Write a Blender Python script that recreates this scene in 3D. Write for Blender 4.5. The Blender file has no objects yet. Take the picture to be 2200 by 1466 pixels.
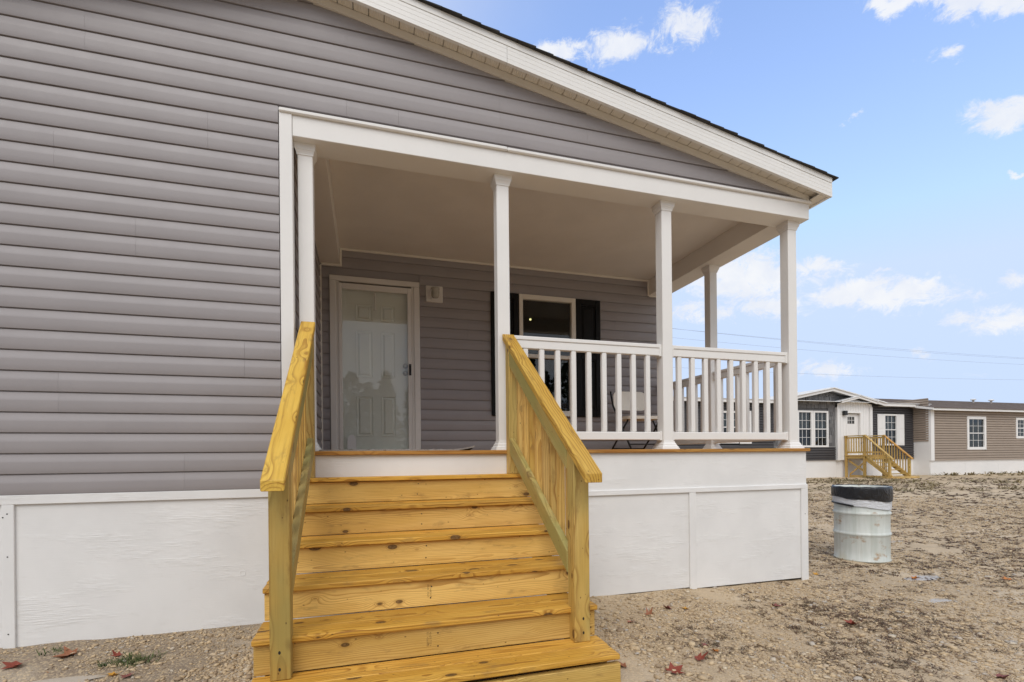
import bpy, bmesh, math, random
import numpy as np
from mathutils import Matrix, Vector

R = math.radians
rng = random.Random(7)
nrng = np.random.default_rng(11)
scene = bpy.context.scene
C = scene.collection
# ------------------------------------------------------------------ camera (eye is the origin, ground about 1.12 m below)
GZ = -1.12
cam_d = bpy.data.cameras.new('camera')
cam = bpy.data.objects.new('camera', cam_d)
C.objects.link(cam)
scene.camera = cam
cam_d.sensor_width = 36.0
cam_d.sensor_fit = 'HORIZONTAL'
cam_d.lens = 1058.785 / 2200 * 36
cam_d.shift_x = 0.0
cam_d.shift_y = (982.65 - 733) / 2200
cam_d.clip_start = 0.05
cam_d.clip_end = 2000
YAW, ROLL = R(16.572), R(-0.5984)
_r = Vector((math.cos(YAW), -math.sin(YAW), 0)); _f = Vector((math.sin(YAW), math.cos(YAW), 0)); _u = Vector((0, 0, 1))
_r2 = _r * math.cos(ROLL) + _u * math.sin(ROLL)
_u2 = -_r * math.sin(ROLL) + _u * math.cos(ROLL)
cam.matrix_world = Matrix((
    (_r2.x, _u2.x, -_f.x, 0), (_r2.y, _u2.y, -_f.y, 0), (_r2.z, _u2.z, -_f.z, 0), (0, 0, 0, 1)))

# ------------------------------------------------------------------ world: nishita sky + clouds
SUN_AZ, SUN_EL = R(205), R(48)          # compass style: measured clockwise from +Y
world = bpy.data.worlds.new('World')
scene.world = world
world.use_nodes = True


class N:
    """tiny node-tree helper"""
    def __init__(self, tree):
        self.t = tree; self.n = tree.nodes; self.l = tree.links

    def new(self, kind, **kw):
        nd = self.n.new(kind)
        for k, v in kw.items():
            setattr(nd, k, v)
        return nd

    def put(self, sock, v):
        if isinstance(v, bpy.types.NodeSocket):
            self.l.new(v, sock)
        elif v is not None:
            if isinstance(v, (tuple, list)) and sock.type == 'RGBA' and len(v) == 3:
                v = (*v, 1)
            sock.default_value = v

    def math(self, op, a, b=None, c=None, clamp=False):
        nd = self.new('ShaderNodeMath', operation=op, use_clamp=clamp)
        self.put(nd.inputs[0], a)
        if b is not None: self.put(nd.inputs[1], b)
        if c is not None: self.put(nd.inputs[2], c)
        return nd.outputs[0]

    def vmath(self, op, a, b=None, out=0):
        nd = self.new('ShaderNodeVectorMath', operation=op)
        self.put(nd.inputs[0], a)
        if b is not None: self.put(nd.inputs[1], b)
        return nd.outputs[out]

    def scale(self, a, s):
        nd = self.new('ShaderNodeVectorMath', operation='SCALE')
        self.put(nd.inputs[0], a); self.put(nd.inputs[3], s)
        return nd.outputs[0]

    def map(self, vec, scale=(1, 1, 1), loc=(0, 0, 0)):
        nd = self.new('ShaderNodeMapping')
        self.put(nd.inputs['Vector'], vec)
        nd.inputs['Scale'].default_value = scale
        nd.inputs['Location'].default_value = loc
        return nd.outputs[0]

    def noise(self, vec, scale, detail=3, rough=0.5, dist=0.0, out=0):
        nd = self.new('ShaderNodeTexNoise')
        self.put(nd.inputs['Vector'], vec)
        nd.inputs['Scale'].default_value = scale
        nd.inputs['Detail'].default_value = detail
        nd.inputs['Roughness'].default_value = rough
        nd.inputs['Distortion'].default_value = dist
        return nd.outputs[out]

    def voro(self, vec, scale, feature='F1', out=0, rand=1.0):
        nd = self.new('ShaderNodeTexVoronoi', feature=feature)
        self.put(nd.inputs['Vector'], vec)
        nd.inputs['Scale'].default_value = scale
        nd.inputs['Randomness'].default_value = rand
        return nd.outputs[out]

    def step(self, v, lo, hi, smooth=True):
        nd = self.new('ShaderNodeMapRange', interpolation_type='SMOOTHSTEP' if smooth else 'LINEAR')
        self.put(nd.inputs[0], v)
        nd.inputs[1].default_value = lo; nd.inputs[2].default_value = hi
        nd.inputs[3].default_value = 0; nd.inputs[4].default_value = 1
        return nd.outputs[0]

    def mix(self, f, a, b, blend='MIX'):
        nd = self.new('ShaderNodeMix', data_type='RGBA', blend_type=blend)
        self.put(nd.inputs[0], f); self.put(nd.inputs[6], a); self.put(nd.inputs[7], b)
        return nd.outputs[2]

    def bump(self, h, strength=0.3, dist=0.01, normal=None):
        nd = self.new('ShaderNodeBump')
        nd.inputs['Strength'].default_value = strength
        nd.inputs['Distance'].default_value = dist
        self.put(nd.inputs['Height'], h)
        if normal is not None: self.put(nd.inputs['Normal'], normal)
        return nd.outputs[0]

    def sep(self, v):
        nd = self.new('ShaderNodeSeparateXYZ'); self.put(nd.inputs[0], v)
        return nd.outputs


def build_world():
    t = world.node_tree
    t.nodes.clear()
    w = N(t)
    out = w.new('ShaderNodeOutputWorld')
    bg = w.new('ShaderNodeBackground')
    t.links.new(bg.outputs[0], out.inputs[0])
    sky = w.new('ShaderNodeTexSky', sky_type='NISHITA')
    sky.sun_disc = False
    sky.sun_elevation = SUN_EL
    sky.sun_rotation = SUN_AZ
    sky.altitude = 100
    sky.air_density = 1.0
    sky.dust_density = 1.2
    sky.ozone_density = 1.0
    d = w.new('ShaderNodeTexCoord').outputs['Generated']
    dn = w.vmath('NORMALIZE', d)
    sx, sy, sz = w.sep(dn)
    # pale haze toward the horizon, the same all the way round
    el = w.math('MAXIMUM', sz, 0.0)
    hs = w.new('ShaderNodeHueSaturation'); hs.inputs['Saturation'].default_value = SKY_SAT; hs.inputs['Value'].default_value = SKY_VAL
    w.put(hs.inputs['Color'], w.mix(1.0, sky.outputs[0], (1.04, .985, 1.03), 'MULTIPLY'))
    base = w.mix(w.math('MULTIPLY', w.math('POWER', w.math('SUBTRACT', 1.0, el), 2.1), .97), w.vmath('MINIMUM', hs.outputs[0], (4.9, 6.0, 8.2)), (4.75, 5.85, 7.7))
    # individual clouds: azimuth, elevation, half-width, half-height in degrees
    clouds = [(22.5, 39.3, 4.2, .8, .8), (29.4, 39.2, 2.6, 1.3, .95), (36.6, 39.2, 2.7, 1.25, 1), (54.5, 35.9, 2.0, .7, .9),
              (56.6, 35.3, 1.2, .9, .7), (61.0, 33.4, 3.4, 1.1, 1.1), (58.0, 31.1, 1.3, .5, .55), (62.2, 25.7, 2.3, 1.1, 1),
              (51.0, 29.3, .7, .3, .6), (62.8, 21.2, .5, .3, .8), (41.6, 17.9, 5.6, 2.2, 1.0), (48.6, 17.7, 3.0, .8, .8),
              (53.6, 14.4, 6.0, 1.35, 1.0), (53.8, 16.2, .9, .35, .7), (59.2, 11.2, 1.5, .7, .8), (61.8, 10.6, 2.9, 1.2, .85),
              (62.2, 13.9, 1.0, .7, .8), (44.0, 14.9, 4.0, 1.0, .95), (49.2, 8.2, 2.6, .9, .75), (56.0, 8.7, 1.5, .5, .65),
              (38.0, 15.2, 4.0, 1.1, .8), (60.0, 6.4, 2.5, .6, .4)]
    tot = None
    warp = w.scale(w.vmath('SUBTRACT', w.noise(dn, 20, 6, .68, out=1), (.5, .5, .5)), 0.05)
    dw = w.vmath('ADD', dn, warp)
    for az, e, hw, hh, amp in clouds:
        a, e = R(az), R(e)
        c = Vector((math.sin(a) * math.cos(e), math.cos(a) * math.cos(e), math.sin(e)))
        tv = (_r2 - c * c.dot(_r2)).normalized()
        uv = c.cross(tv)
        hw *= 1.06; hh *= 1.08
        u1 = w.vmath('DOT_PRODUCT', dw, tuple(tv / R(hw) * 1.0), out=1)
        v1 = w.vmath('DOT_PRODUCT', dw, tuple(uv / R(hh) * 1.0), out=1)
        r2 = w.math('ADD', w.math('MULTIPLY', u1, u1), w.math('MULTIPLY', v1, v1))
        front = w.vmath('DOT_PRODUCT', dn, tuple(c), out=1)
        g = w.math('MULTIPLY', w.math('EXPONENT', w.math('MULTIPLY', r2, -0.75)), w.math('GREATER_THAN', front, 0.2))
        g = w.math('MULTIPLY', g, amp)
        tot = g if tot is None else w.math('MAXIMUM', tot, g)
    fine = w.noise(w.map(dn, (1, 1, 1.4)), 26, 10, .72, .6)
    # loose broken cloud over the rest of the sky
    zz = w.math('ADD', el, 0.12)
    pl = w.new('ShaderNodeCombineXYZ')
    w.put(pl.inputs[0], w.math('DIVIDE', sx, zz)); w.put(pl.inputs[1], w.math('DIVIDE', sy, zz))
    cover = w.noise(pl.outputs[0], 0.9, 7, .62, .3)
    view = Vector((math.sin(R(46)) * math.cos(R(20)), math.cos(R(46)) * math.cos(R(20)), math.sin(R(20))))
    away = w.step(w.vmath('DOT_PRODUCT', dn, tuple(view), out=1), .90, .62)
    other = w.math('MULTIPLY', w.step(cover, .30, .52), away)
    m = w.step(w.math('ADD', tot, w.math('MULTIPLY', w.math('SUBTRACT', fine, .5), 1.9)), .34, .88)
    m = w.math('MULTIPLY', m, w.step(tot, .05, .3))
    m = w.math('MAXIMUM', m, other)
    shade = w.noise(dn, 16, 4, .6)
    ccol = w.mix(w.step(shade, .35, .68), (6.3, 6.6, 7.3), (7.2, 7.3, 7.5))
    col = w.mix(w.math('MULTIPLY', m, .93), base, ccol)
    w.put(bg.inputs[0], col)
    bg.inputs[1].default_value = SKY_STRENGTH


SKY_STRENGTH = 0.13
SKY_SAT = 1.07
SKY_VAL = 2.75
build_world()
sun_d = bpy.data.lights.new('sun', 'SUN')
sun_d.energy = 1.7
sun_d.angle = R(40)
sun_d.color = (1.0, .955, .885)
sun = bpy.data.objects.new('sun', sun_d)
C.objects.link(sun)
_sd = Vector((math.sin(SUN_AZ) * math.cos(SUN_EL), math.cos(SUN_AZ) * math.cos(SUN_EL), math.sin(SUN_EL)))
sun.rotation_euler = _sd.to_track_quat('Z', 'Y').to_euler()
vs = scene.view_settings
vs.view_transform = 'Standard'
vs.look = 'None'
vs.exposure = 0.0
vs.gamma = 1.0
vs.use_curve_mapping = False
scene.cycles.max_bounces = 10
scene.cycles.diffuse_bounces = 6
scene.cycles.glossy_bounces = 4
scene.cycles.transparent_max_bounces = 12
scene.cycles.use_denoising = True


# ------------------------------------------------------------------ materials
def srgb(r, g, b):
    def f(c):
        c /= 255
        return c / 12.92 if c <= .04045 else ((c + .055) / 1.055) ** 2.4
    return (f(r), f(g), f(b))


def mat(name):
    m = bpy.data.materials.new(name)
    m.use_nodes = True
    t = m.node_tree
    t.nodes.clear()
    n = N(t)
    out = n.new('ShaderNodeOutputMaterial')
    b = n.new('ShaderNodeBsdfPrincipled')
    t.links.new(b.outputs[0], out.inputs[0])
    return m, n, b, out


def paint(name, col, rough=.45, var=.04, bump_scale=None, bump=.15, bump_dist=.002, stretch=(1, 1, 1), spec=.4, dirt=0.0, patch=False):
    m, n, b, _ = mat(name)
    co = n.new('ShaderNodeTexCoord').outputs['Object']
    oi = n.new('ShaderNodeObjectInfo').outputs['Random']
    p = n.vmath('ADD', co, n.scale((17.3, 9.1, 5.7), oi))
    v = n.noise(p, 2.3, 4, .6)
    dark = tuple(c * (1 - var * 2.2) for c in col)
    lite = tuple(min(1, c * (1 + var)) for c in col)
    c = n.mix(n.step(v, .3, .7), dark, lite)
    if dirt:
        dm = n.math('MULTIPLY', n.step(n.noise(n.map(p, (1, 1, 3)), 7, 6, .7), .58, .8), dirt)
        c = n.mix(dm, c, (.33, .27, .2))
    n.put(b.inputs['Base Color'], c)
    n.put(b.inputs['Roughness'], n.math('ADD', n.math('MULTIPLY', n.noise(p, 9, 3), .2), rough - .1))
    b.inputs['Specular IOR Level'].default_value = spec
    if bump_scale:
        h = n.noise(n.map(p, stretch), bump_scale, 5, .6)
        if patch: h = n.math('MULTIPLY', h, n.math('ADD', .12, n.step(n.noise(n.map(p, (.8, 1, 2.2)), 2.6, 4, .6), .50, .70)))
        n.put(b.inputs['Normal'], n.bump(h, bump, bump_dist))
    return m


def wood(name, light, mid, dark, ring=95.0, knots=1.0, green=0.0, grain=.8):
    """sawn pine: growth rings round a pith far off the board, knots, blotches; grain runs along local X"""
    m, n, b, _ = mat(name)
    co = n.new('ShaderNodeTexCoord').outputs['Object']
    oi = n.new('ShaderNodeObjectInfo').outputs['Random']
    off = n.scale((37.0, 53.0, 71.0), oi)
    p = n.vmath('ADD', co, off)
    # knots
    kd = n.voro(n.map(p, (4.8, 9.4, 9.4)), 1.0)
    ksz = n.math('MULTIPLY', n.math('SUBTRACT', n.sep(n.voro(n.map(p, (4.8, 9.4, 9.4)), 1.0, out=1))[0], .45), .10)
    kd = n.math('SUBTRACT', kd, n.math('MINIMUM', ksz, .03))
    kin = n.step(kd, .128, .100)
    kring = n.math('MULTIPLY', n.step(kd, .23, .15), n.math('ADD', .55, n.math('MULTIPLY', n.math('SINE', n.math('MULTIPLY', kd, 190.0)), .45)))
    pull = n.math('EXPONENT', n.math('MULTIPLY', n.math('MULTIPLY', kd, kd), -14.0))
    # rings
    x, y, z = n.sep(co)
    wob = n.noise(n.map(p, (1.1, 5, 5)), 1.0, 3, .5)
    py = n.math('ADD', n.math('MULTIPLY', n.math('SUBTRACT', n.math('FRACT', n.math('MULTIPLY', oi, 17.0)), .5), .16), y)
    pz = n.math('ADD', n.math('ADD', n.math('MULTIPLY', n.math('FRACT', n.math('MULTIPLY', oi, 31.0)), .06), .03), z)
    rr = n.math('SQRT', n.math('ADD', n.math('MULTIPLY', py, py), n.math('MULTIPLY', pz, pz)))
    rr = n.math('ADD', rr, n.math('MULTIPLY', wob, .055))
    rr = n.math('ADD', rr, n.math('MULTIPLY', pull, .030 * knots))
    s = n.math('FRACT', n.math('MULTIPLY', rr, ring))
    late = n.step(s, .50, .93)
    late = n.math('MULTIPLY', late, n.math('ADD', .35, n.math('MULTIPLY', n.step(n.noise(n.map(p, (.8, 8, 8)), 2.2, 3), .25, .7), .65)))
    fib = n.noise(n.map(p, (4, 130, 130)), 1.0, 3, .6)
    blot = n.noise(n.map(p, (1.3, 6, 6)), 1.2, 4, .6)
    c = n.mix(n.step(blot, .3, .7), mid, light)
    c = n.mix(n.math('MULTIPLY', late, grain), c, dark)
    c = n.mix(n.math('MULTIPLY', n.step(fib, .45, .75), .30), c, dark)
    if green:
        c = n.mix(n.math('MULTIPLY', n.step(n.noise(n.map(p, (1.5, 4, 4)), 1.4, 3), .42, .62), green), c, (.30, .27, .10))
    c = n.mix(n.math('MULTIPLY', kring, .55 * knots), c, (.24, .10, .025))
    c = n.mix(n.math('MULTIPLY', kin, .85 * knots), c, n.mix(n.step(n.noise(p, 110, 3), .35, .65), (.035, .017, .008), (.15, .085, .04)))
    specks = n.math('MULTIPLY', n.step(n.voro(n.map(p, (14, 22, 22)), 1.0), .085, .055), .75)
    c = n.mix(specks, c, (.10, .05, .02))
    rim = n.math('MULTIPLY', n.step(n.math('ABSOLUTE', n.math('SUBTRACT', kd, .122)), .018, .005), .8 * knots)
    c = n.mix(rim, c, (.055, .024, .009))
    # grey smudges and pitch streaks
    sm = n.math('MULTIPLY', n.step(n.noise(n.map(p, (3, 9, 9)), 2.1, 5, .65), .54, .74), .5)
    c = n.mix(sm, c, (.23, .13, .05))
    c = n.mix(n.math('MULTIPLY', n.math('FRACT', n.math('MULTIPLY', oi, 13.7)), .38), c, n.vmath('MULTIPLY', c, (.92, .99, .70)))
    tone = n.math('ADD', n.math('MULTIPLY', n.math('FRACT', n.math('MULTIPLY', oi, 7.3)), .34), .83)
    c = n.mix(1.0, c, n.vmath('MULTIPLY', (1, 1, 1), n.scale((1, 1, 1), tone)), 'MULTIPLY')
    n.put(b.inputs['Base Color'], c)
    b.inputs['Roughness'].default_value = .55
    b.inputs['Specular IOR Level'].default_value = .3
    h = n.math('ADD', n.math('MULTIPLY', late, .5), n.math('MULTIPLY', fib, .5))
    n.put(b.inputs['Normal'], n.bump(h, .25, .0015))
    return m


M = {}
M['siding'] = paint('siding_vinyl', (.318, .294, .297), .5, .018, 60, .06, .001, (1, 1, 12))
M['white'] = paint('white_paint', (.80, .785, .76), .42, .012, 45, .10, .0012, (1, 1, 6))
M['ceil'] = paint('porch_ceiling_paint', (.78, .745, .70), .6, .02, 28, .35, .004, (1, 1, 1))
M['cream'] = paint('cream_trim', (.80, .765, .69), .45, .015)
M['skirt'] = paint('white_skirting_paint', (.80, .795, .785), .5, .025, 11, .55, .006, (.7, 1, 11), dirt=.14, patch=True)
M['soffit'] = paint('soffit_vinyl', (.74, .70, .63), .5, .02)
M['fascia'] = paint('fascia_metal', (.80, .79, .765), .35, .012, 30, .08, .001, (1, 1, 9))
M['shingle'] = paint('dark_shingle', (.045, .043, .042), .9, .15, 80, .6, .006)
M['black'] = paint('black_shutter', (.010, .0102, .0108), .55, .03, spec=.18)
M['alum'] = paint('white_aluminium', (.74, .72, .685), .35, .015)
M['doorw'] = paint('door_panel_paint', (.78, .79, .74), .45, .01)
M['metal'] = paint('dark_metal', (.02, .02, .021), .4, .05)
M['chrome'], _n, _b, _ = mat('worn_steel'); _b.inputs['Base Color'].default_value = (.5, .49, .47, 1); _b.inputs['Metallic'].default_value = .9; _b.inputs['Roughness'].default_value = .3
M['chair'] = paint('beige_plastic', (.82, .77, .68), .5, .02)
M['interior'] = paint('interior_dark', (.055, .053, .05), .9, .05)
PL, PM, PD = (.76, .51, .175), (.66, .415, .115), (.36, .165, .034)
M['wood'] = wood('treated_pine', PL, PM, PD, ring=120, grain=.68)
M['wood_tread'] = wood('treated_pine_tread', (.69, .390, .080), (.57, .295, .044), (.28, .105, .012), ring=85, grain=.95)
M['wood_post'] = wood('treated_pine_post', (.59, .41, .145), (.51, .33, .09), (.27, .135, .028), ring=70, green=.4)
M['wood_green'] = wood('treated_pine_green', (.45, .345, .135), (.36, .265, .09), (.22, .155, .045), ring=110, green=.7, knots=.5)
M['wood_cap'] = wood('treated_pine_cap', (.74, .475, .10), (.64, .375, .06), (.25, .085, .008), ring=70, knots=.7, grain=.72)
M['wood_bal'] = wood('treated_pine_baluster', PL, (.58, .355, .09), PD, knots=.35)
M['wood_bg'] = wood('weathered_pine', (.64, .44, .17), (.54, .345, .115), (.34, .19, .05), green=.3)
M['wood_bgo'] = wood('orange_pine', (.68, .37, .11), (.6, .30, .07), (.35, .15, .03))
M['deck'] = wood('deck_board_pine', (.50, .26, .07), (.42, .19, .045), (.26, .10, .02), knots=.6)


def glass_mat(name, tint=(1, 1, 1), refl=1.0):
    m = bpy.data.materials.new(name); m.use_nodes = True
    t = m.node_tree; t.nodes.clear(); n = N(t)
    out = n.new('ShaderNodeOutputMaterial')
    tr = n.new('ShaderNodeBsdfTransparent'); tr.inputs[0].default_value = (*tint, 1)
    gl = n.new('ShaderNodeBsdfGlossy'); gl.inputs['Roughness'].default_value = .015
    ge = n.new('ShaderNodeNewGeometry')
    cs = n.math('ABSOLUTE', n.vmath('DOT_PRODUCT', ge.outputs['Incoming'], ge.outputs['Normal'], out=1))
    fr = n.math('ADD', .04, n.math('MULTIPLY', n.math('POWER', n.math('SUBTRACT', 1.0, cs, clamp=True), 5.0), .96))
    # slight waviness of the sheet
    co = n.new('ShaderNodeTexCoord').outputs['Object']
    n.put(gl.inputs['Normal'], n.bump(n.noise(co, 3.0, 2), .04, .01))
    mx = n.new('ShaderNodeMixShader')
    f = n.math('MULTIPLY', fr, refl, clamp=True)
    n.put(mx.inputs[0], f)
    t.links.new(tr.outputs[0], mx.inputs[1]); t.links.new(gl.outputs[0], mx.inputs[2])
    t.links.new(mx.outputs[0], out.inputs[0])
    return m


M['glass'] = glass_mat('storm_glass', (.97, .98, .97), 1.0)
M['wglass'] = glass_mat('window_glass', (.80, .83, .83), 1.1)
M['bgglass'] = glass_mat('far_window_glass', (.55, .6, .62), 1.2)


# ------------------------------------------------------------------ object helpers
def link(name, me, m=None, parent=None, mw=None):
    o = bpy.data.objects.new(name, me)
    C.objects.link(o)
    if m is not None and len(me.materials) == 0:
        me.materials.append(m)
    if parent is not None:
        o.parent = parent
    if mw is not None:
        o.matrix_world = mw if parent is None else parent.matrix_world.inverted() @ mw
        if parent is not None:
            o.matrix_local = parent_world(parent).inverted() @ mw
    return o


def parent_world(p):
    mw = p.matrix_basis.copy()
    while p.parent is not None:
        p = p.parent
        mw = p.matrix_basis @ mw
    return mw


def tag(o, label=None, cat=None, group=None, kind=None):
    if label: o['label'] = label
    if cat: o['category'] = cat
    if group: o['group'] = group
    if kind: o['kind'] = kind
    return o


def thing(name, label, cat, loc=(0, 0, 0), rz=0.0, group=None):
    o = bpy.data.objects.new(name, None)
    o.empty_display_size = .2
    C.objects.link(o)
    o.matrix_basis = Matrix.Translation(loc) @ Matrix.Rotation(rz, 4, 'Z')
    return tag(o, label, cat, group)


_cache = {}


def boxmesh(sx, sy, sz, bev, m):
    key = (round(sx, 4), round(sy, 4), round(sz, 4), round(bev, 4), m.name)
    if key in _cache: return _cache[key]
    bm = bmesh.new()
    bmesh.ops.create_cube(bm, size=1)
    bmesh.ops.scale(bm, vec=(sx, sy, sz), verts=bm.verts)
    if bev > 0:
        bmesh.ops.bevel(bm, geom=bm.edges[:], offset=min(bev, .3 * min(sx, sy, sz)), segments=1, affect='EDGES', profile=.5)
    me = bpy.data.meshes.new('box'); bm.to_mesh(me); bm.free()
    me.materials.append(m)
    _cache[key] = me
    return me


def box(name, x0, x1, y0, y1, z0, z1, m, parent=None, bev=.003):
    me = boxmesh(abs(x1 - x0), abs(y1 - y0), abs(z1 - z0), bev, m)
    return link(name, me, m, parent, Matrix.Translation(((x0 + x1) / 2, (y0 + y1) / 2, (z0 + z1) / 2)))


def plank(name, x0, x1, y0, y1, z0, z1, axis, m, parent=None, bev=.003, flip=0):
    """box whose local X (the grain) runs along the given world axis"""
    s = {'x': (x1 - x0, y1 - y0, z1 - z0), 'y': (y1 - y0, x1 - x0, z1 - z0), 'z': (z1 - z0, y1 - y0, x1 - x0)}[axis]
    rot = {'x': Matrix.Identity(4), 'y': Matrix.Rotation(R(90), 4, 'Z'), 'z': Matrix.Rotation(R(-90), 4, 'Y')}[axis]
    if flip: rot = rot @ Matrix.Rotation(math.pi, 4, 'X')
    me = boxmesh(*[abs(v) for v in s], bev, m)
    return link(name, me, m, parent, Matrix.Translation(((x0 + x1) / 2, (y0 + y1) / 2, (z0 + z1) / 2)) @ rot)


def mesh(name, verts, faces, m=None, parent=None, mw=None, smooth=False):
    me = bpy.data.meshes.new(name)
    me.from_pydata([tuple(v) for v in verts], [], faces)
    if smooth:
        me.polygons.foreach_set('use_smooth', [True] * len(me.polygons))
    me.update()
    return link(name, me, m, parent, mw if mw is not None else Matrix.Identity(4))


def hexa(name, c8, m, parent=None, xdir=None, bev=.003):
    """eight world corners (bottom 4 ccw, top 4 ccw); local X laid along xdir so grain follows it"""
    c = sum((Vector(v) for v in c8), Vector()) / 8
    if xdir is None:
        mw = Matrix.Translation(c)
    else:
        ex = Vector(xdir).normalized(); ez = Vector((0, 0, 1)); ey = ez.cross(ex).normalized(); ez = ex.cross(ey)
        mw = Matrix.Translation(c) @ Matrix((ex, ey, ez)).transposed().to_4x4()
    inv = mw.inverted()
    bm = bmesh.new()
    vs_ = [bm.verts.new(inv @ Vector(v)) for v in c8]
    for f in ((3, 2, 1, 0), (4, 5, 6, 7), (0, 1, 5, 4), (1, 2, 6, 5), (2, 3, 7, 6), (3, 0, 4, 7)):
        bm.faces.new([vs_[i] for i in f])
    bmesh.ops.recalc_face_normals(bm, faces=bm.faces)
    if bev: bmesh.ops.bevel(bm, geom=bm.edges[:], offset=bev, segments=1, affect='EDGES', profile=.5)
    me = bpy.data.meshes.new(name); bm.to_mesh(me); bm.free()
    return link(name, me, m, parent, mw)


def sloped(name, x0, x1, ya, yb, za, zb, h, m, parent, xs=0.0, bev=.003):
    """bar running in Y from ya (top height za) to yb (zb), vertical height h, ends cut plumb; xs shifts X at yb"""
    c8 = [(x0, ya, za - h), (x1, ya, za - h), (x1 + xs, yb, zb - h), (x0 + xs, yb, zb - h),
          (x0, ya, za), (x1, ya, za), (x1 + xs, yb, zb), (x0 + xs, yb, zb)]
    return hexa(name, c8, m, parent, (xs, yb - ya, zb - za), bev)


def prism_xz(name, poly, y0, y1, m, parent):
    n = len(poly)
    v = [(x, y0, z) for x, z in poly] + [(x, y1, z) for x, z in poly]
    f = [list(range(n)), list(range(2 * n - 1, n - 1, -1))] + [[i, i + n, (i + 1) % n + n, (i + 1) % n] for i in range(n)]
    f = [f[0][::1], f[1]] + f[2:]
    me = bpy.data.meshes.new(name); me.from_pydata(v, [], f)
    bm = bmesh.new(); bm.from_mesh(me); bmesh.ops.recalc_face_normals(bm, faces=bm.faces); bm.to_mesh(me); bm.free()
    return link(name, me, m, parent, Matrix.Identity(4))


class MB:
    """collects boxes / tubes into one mesh"""
    def __init__(self): self.v = []; self.f = []

    def box(self, x0, x1, y0, y1, z0, z1):
        b = len(self.v)
        self.v += [(x0, y0, z0), (x1, y0, z0), (x1, y1, z0), (x0, y1, z0), (x0, y0, z1), (x1, y0, z1), (x1, y1, z1), (x0, y1, z1)]
        self.f += [[b + i for i in q] for q in ((3, 2, 1, 0), (4, 5, 6, 7), (0, 1, 5, 4), (1, 2, 6, 5), (2, 3, 7, 6), (3, 0, 4, 7))]
        return self

    def poly(self, pts):
        b = len(self.v); self.v += pts; self.f.append(list(range(b, b + len(pts)))); return self

    def tube(self, pts, r, n=8, closed=False):
        pts = [Vector(p) for p in pts]
        b0 = len(self.v); m = len(pts)
        for i, p in enumerate(pts):
            a = pts[i - 1] if i else (pts[-1] if closed else p); c = pts[(i + 1) % m] if (i < m - 1 or closed) else p
            d = (c - a).normalized()
            s = d.cross(Vector((0, 0, 1)))
            if s.length < 1e-3: s = d.cross(Vector((0, 1, 0)))
            s.normalize(); t = d.cross(s)
            for k in range(n):
                a2 = 2 * math.pi * k / n
                self.v.append(tuple(p + (s * math.cos(a2) + t * math.sin(a2)) * r))
        for i in range(m if closed else m - 1):
            for k in range(n):
                a = b0 + i * n + k; b = b0 + i * n + (k + 1) % n
                c = b0 + ((i + 1) % m) * n + (k + 1) % n; d = b0 + ((i + 1) % m) * n + k
                self.f.append([a, b, c, d])
        if not closed:
            self.f.append([b0 + k for k in range(n)][::-1]); self.f.append([b0 + (m - 1) * n + k for k in range(n)])
        return self

    def lathe(self, prof, n=24, c=(0, 0, 0)):
        b = len(self.v)
        for r, z in prof:
            for k in range(n):
                a = 2 * math.pi * k / n
                self.v.append((c[0] + r * math.cos(a), c[1] + r * math.sin(a), c[2] + z))
        for i in range(len(prof) - 1):
            for k in range(n):
                self.f.append([b + i * n + k, b + i * n + (k + 1) % n, b + (i + 1) * n + (k + 1) % n, b + (i + 1) * n + k])
        return self

    def build(self, name, m, parent=None, smooth=False, mw=None):
        return mesh(name, self.v, self.f, m, parent, mw, smooth)


# ------------------------------------------------------------------ ground height
def vnoise(x, y, s, seed):
    x = np.asarray(x, float) / s; y = np.asarray(y, float) / s
    xi = np.floor(x).astype(np.int64); yi = np.floor(y).astype(np.int64)
    fx = x - xi; fy = y - yi
    fx = fx * fx * (3 - 2 * fx); fy = fy * fy * (3 - 2 * fy)

    def h(a, b):
        k = (a * 374761393 + b * 668265263 + seed * 974634777) & 0x7fffffff
        k = ((k ^ (k >> 13)) * 1274126177) & 0x7fffffff
        return ((k ^ (k >> 16)) & 0xffff) / 65535.0
    return (h(xi, yi) * (1 - fx) + h(xi + 1, yi) * fx) * (1 - fy) + (h(xi, yi + 1) * (1 - fx) + h(xi + 1, yi + 1) * fx) * fy


PUDDLES = [(5.02, 3.35, .30, .10), (5.55, 2.65, .42, .10), (4.35, 2.78, .16, .06), (6.6, 4.9, .55, .14), (-1.55, 3.02, .32, .10), (7.4, 3.6, .5, .12)]


def ground_z(x, y):
    x = np.asarray(x, float); y = np.asarray(y, float)
    base = GZ + .035 - .0107 * (np.clip(x, -4, 6) + 2)
    near = np.clip(1.6 - (np.hypot(x - 2, y - 4)) / 14, 0, 1)
    base = base * near + (GZ - .005) * (1 - near)
    z = base + .035 * (vnoise(x, y, 1.7, 1) - .5) + .022 * (vnoise(x, y, .42, 2) - .5) + .012 * (vnoise(x, y, .13, 3) - .5)
    for px, py, a, b in PUDDLES:
        d = ((x - px) / a) ** 2 + ((y - py) / b) ** 2
        w = np.clip(1.4 - d, 0, 1)
        z = z * (1 - w) + (base - .022) * w
    return z


def gz(x, y): return float(ground_z(x, y))


def axis_lines(lo, hi, dense0, dense1, step, grow=1.12):
    a = list(np.arange(dense0, dense1, step))
    s = step; v = a[-1]
    while v < hi: s *= grow; v += s; a.append(v)
    s = step; v = a[0]
    while v > lo: s *= grow; v -= s; a.insert(0, v)
    return np.array(a)


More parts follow.
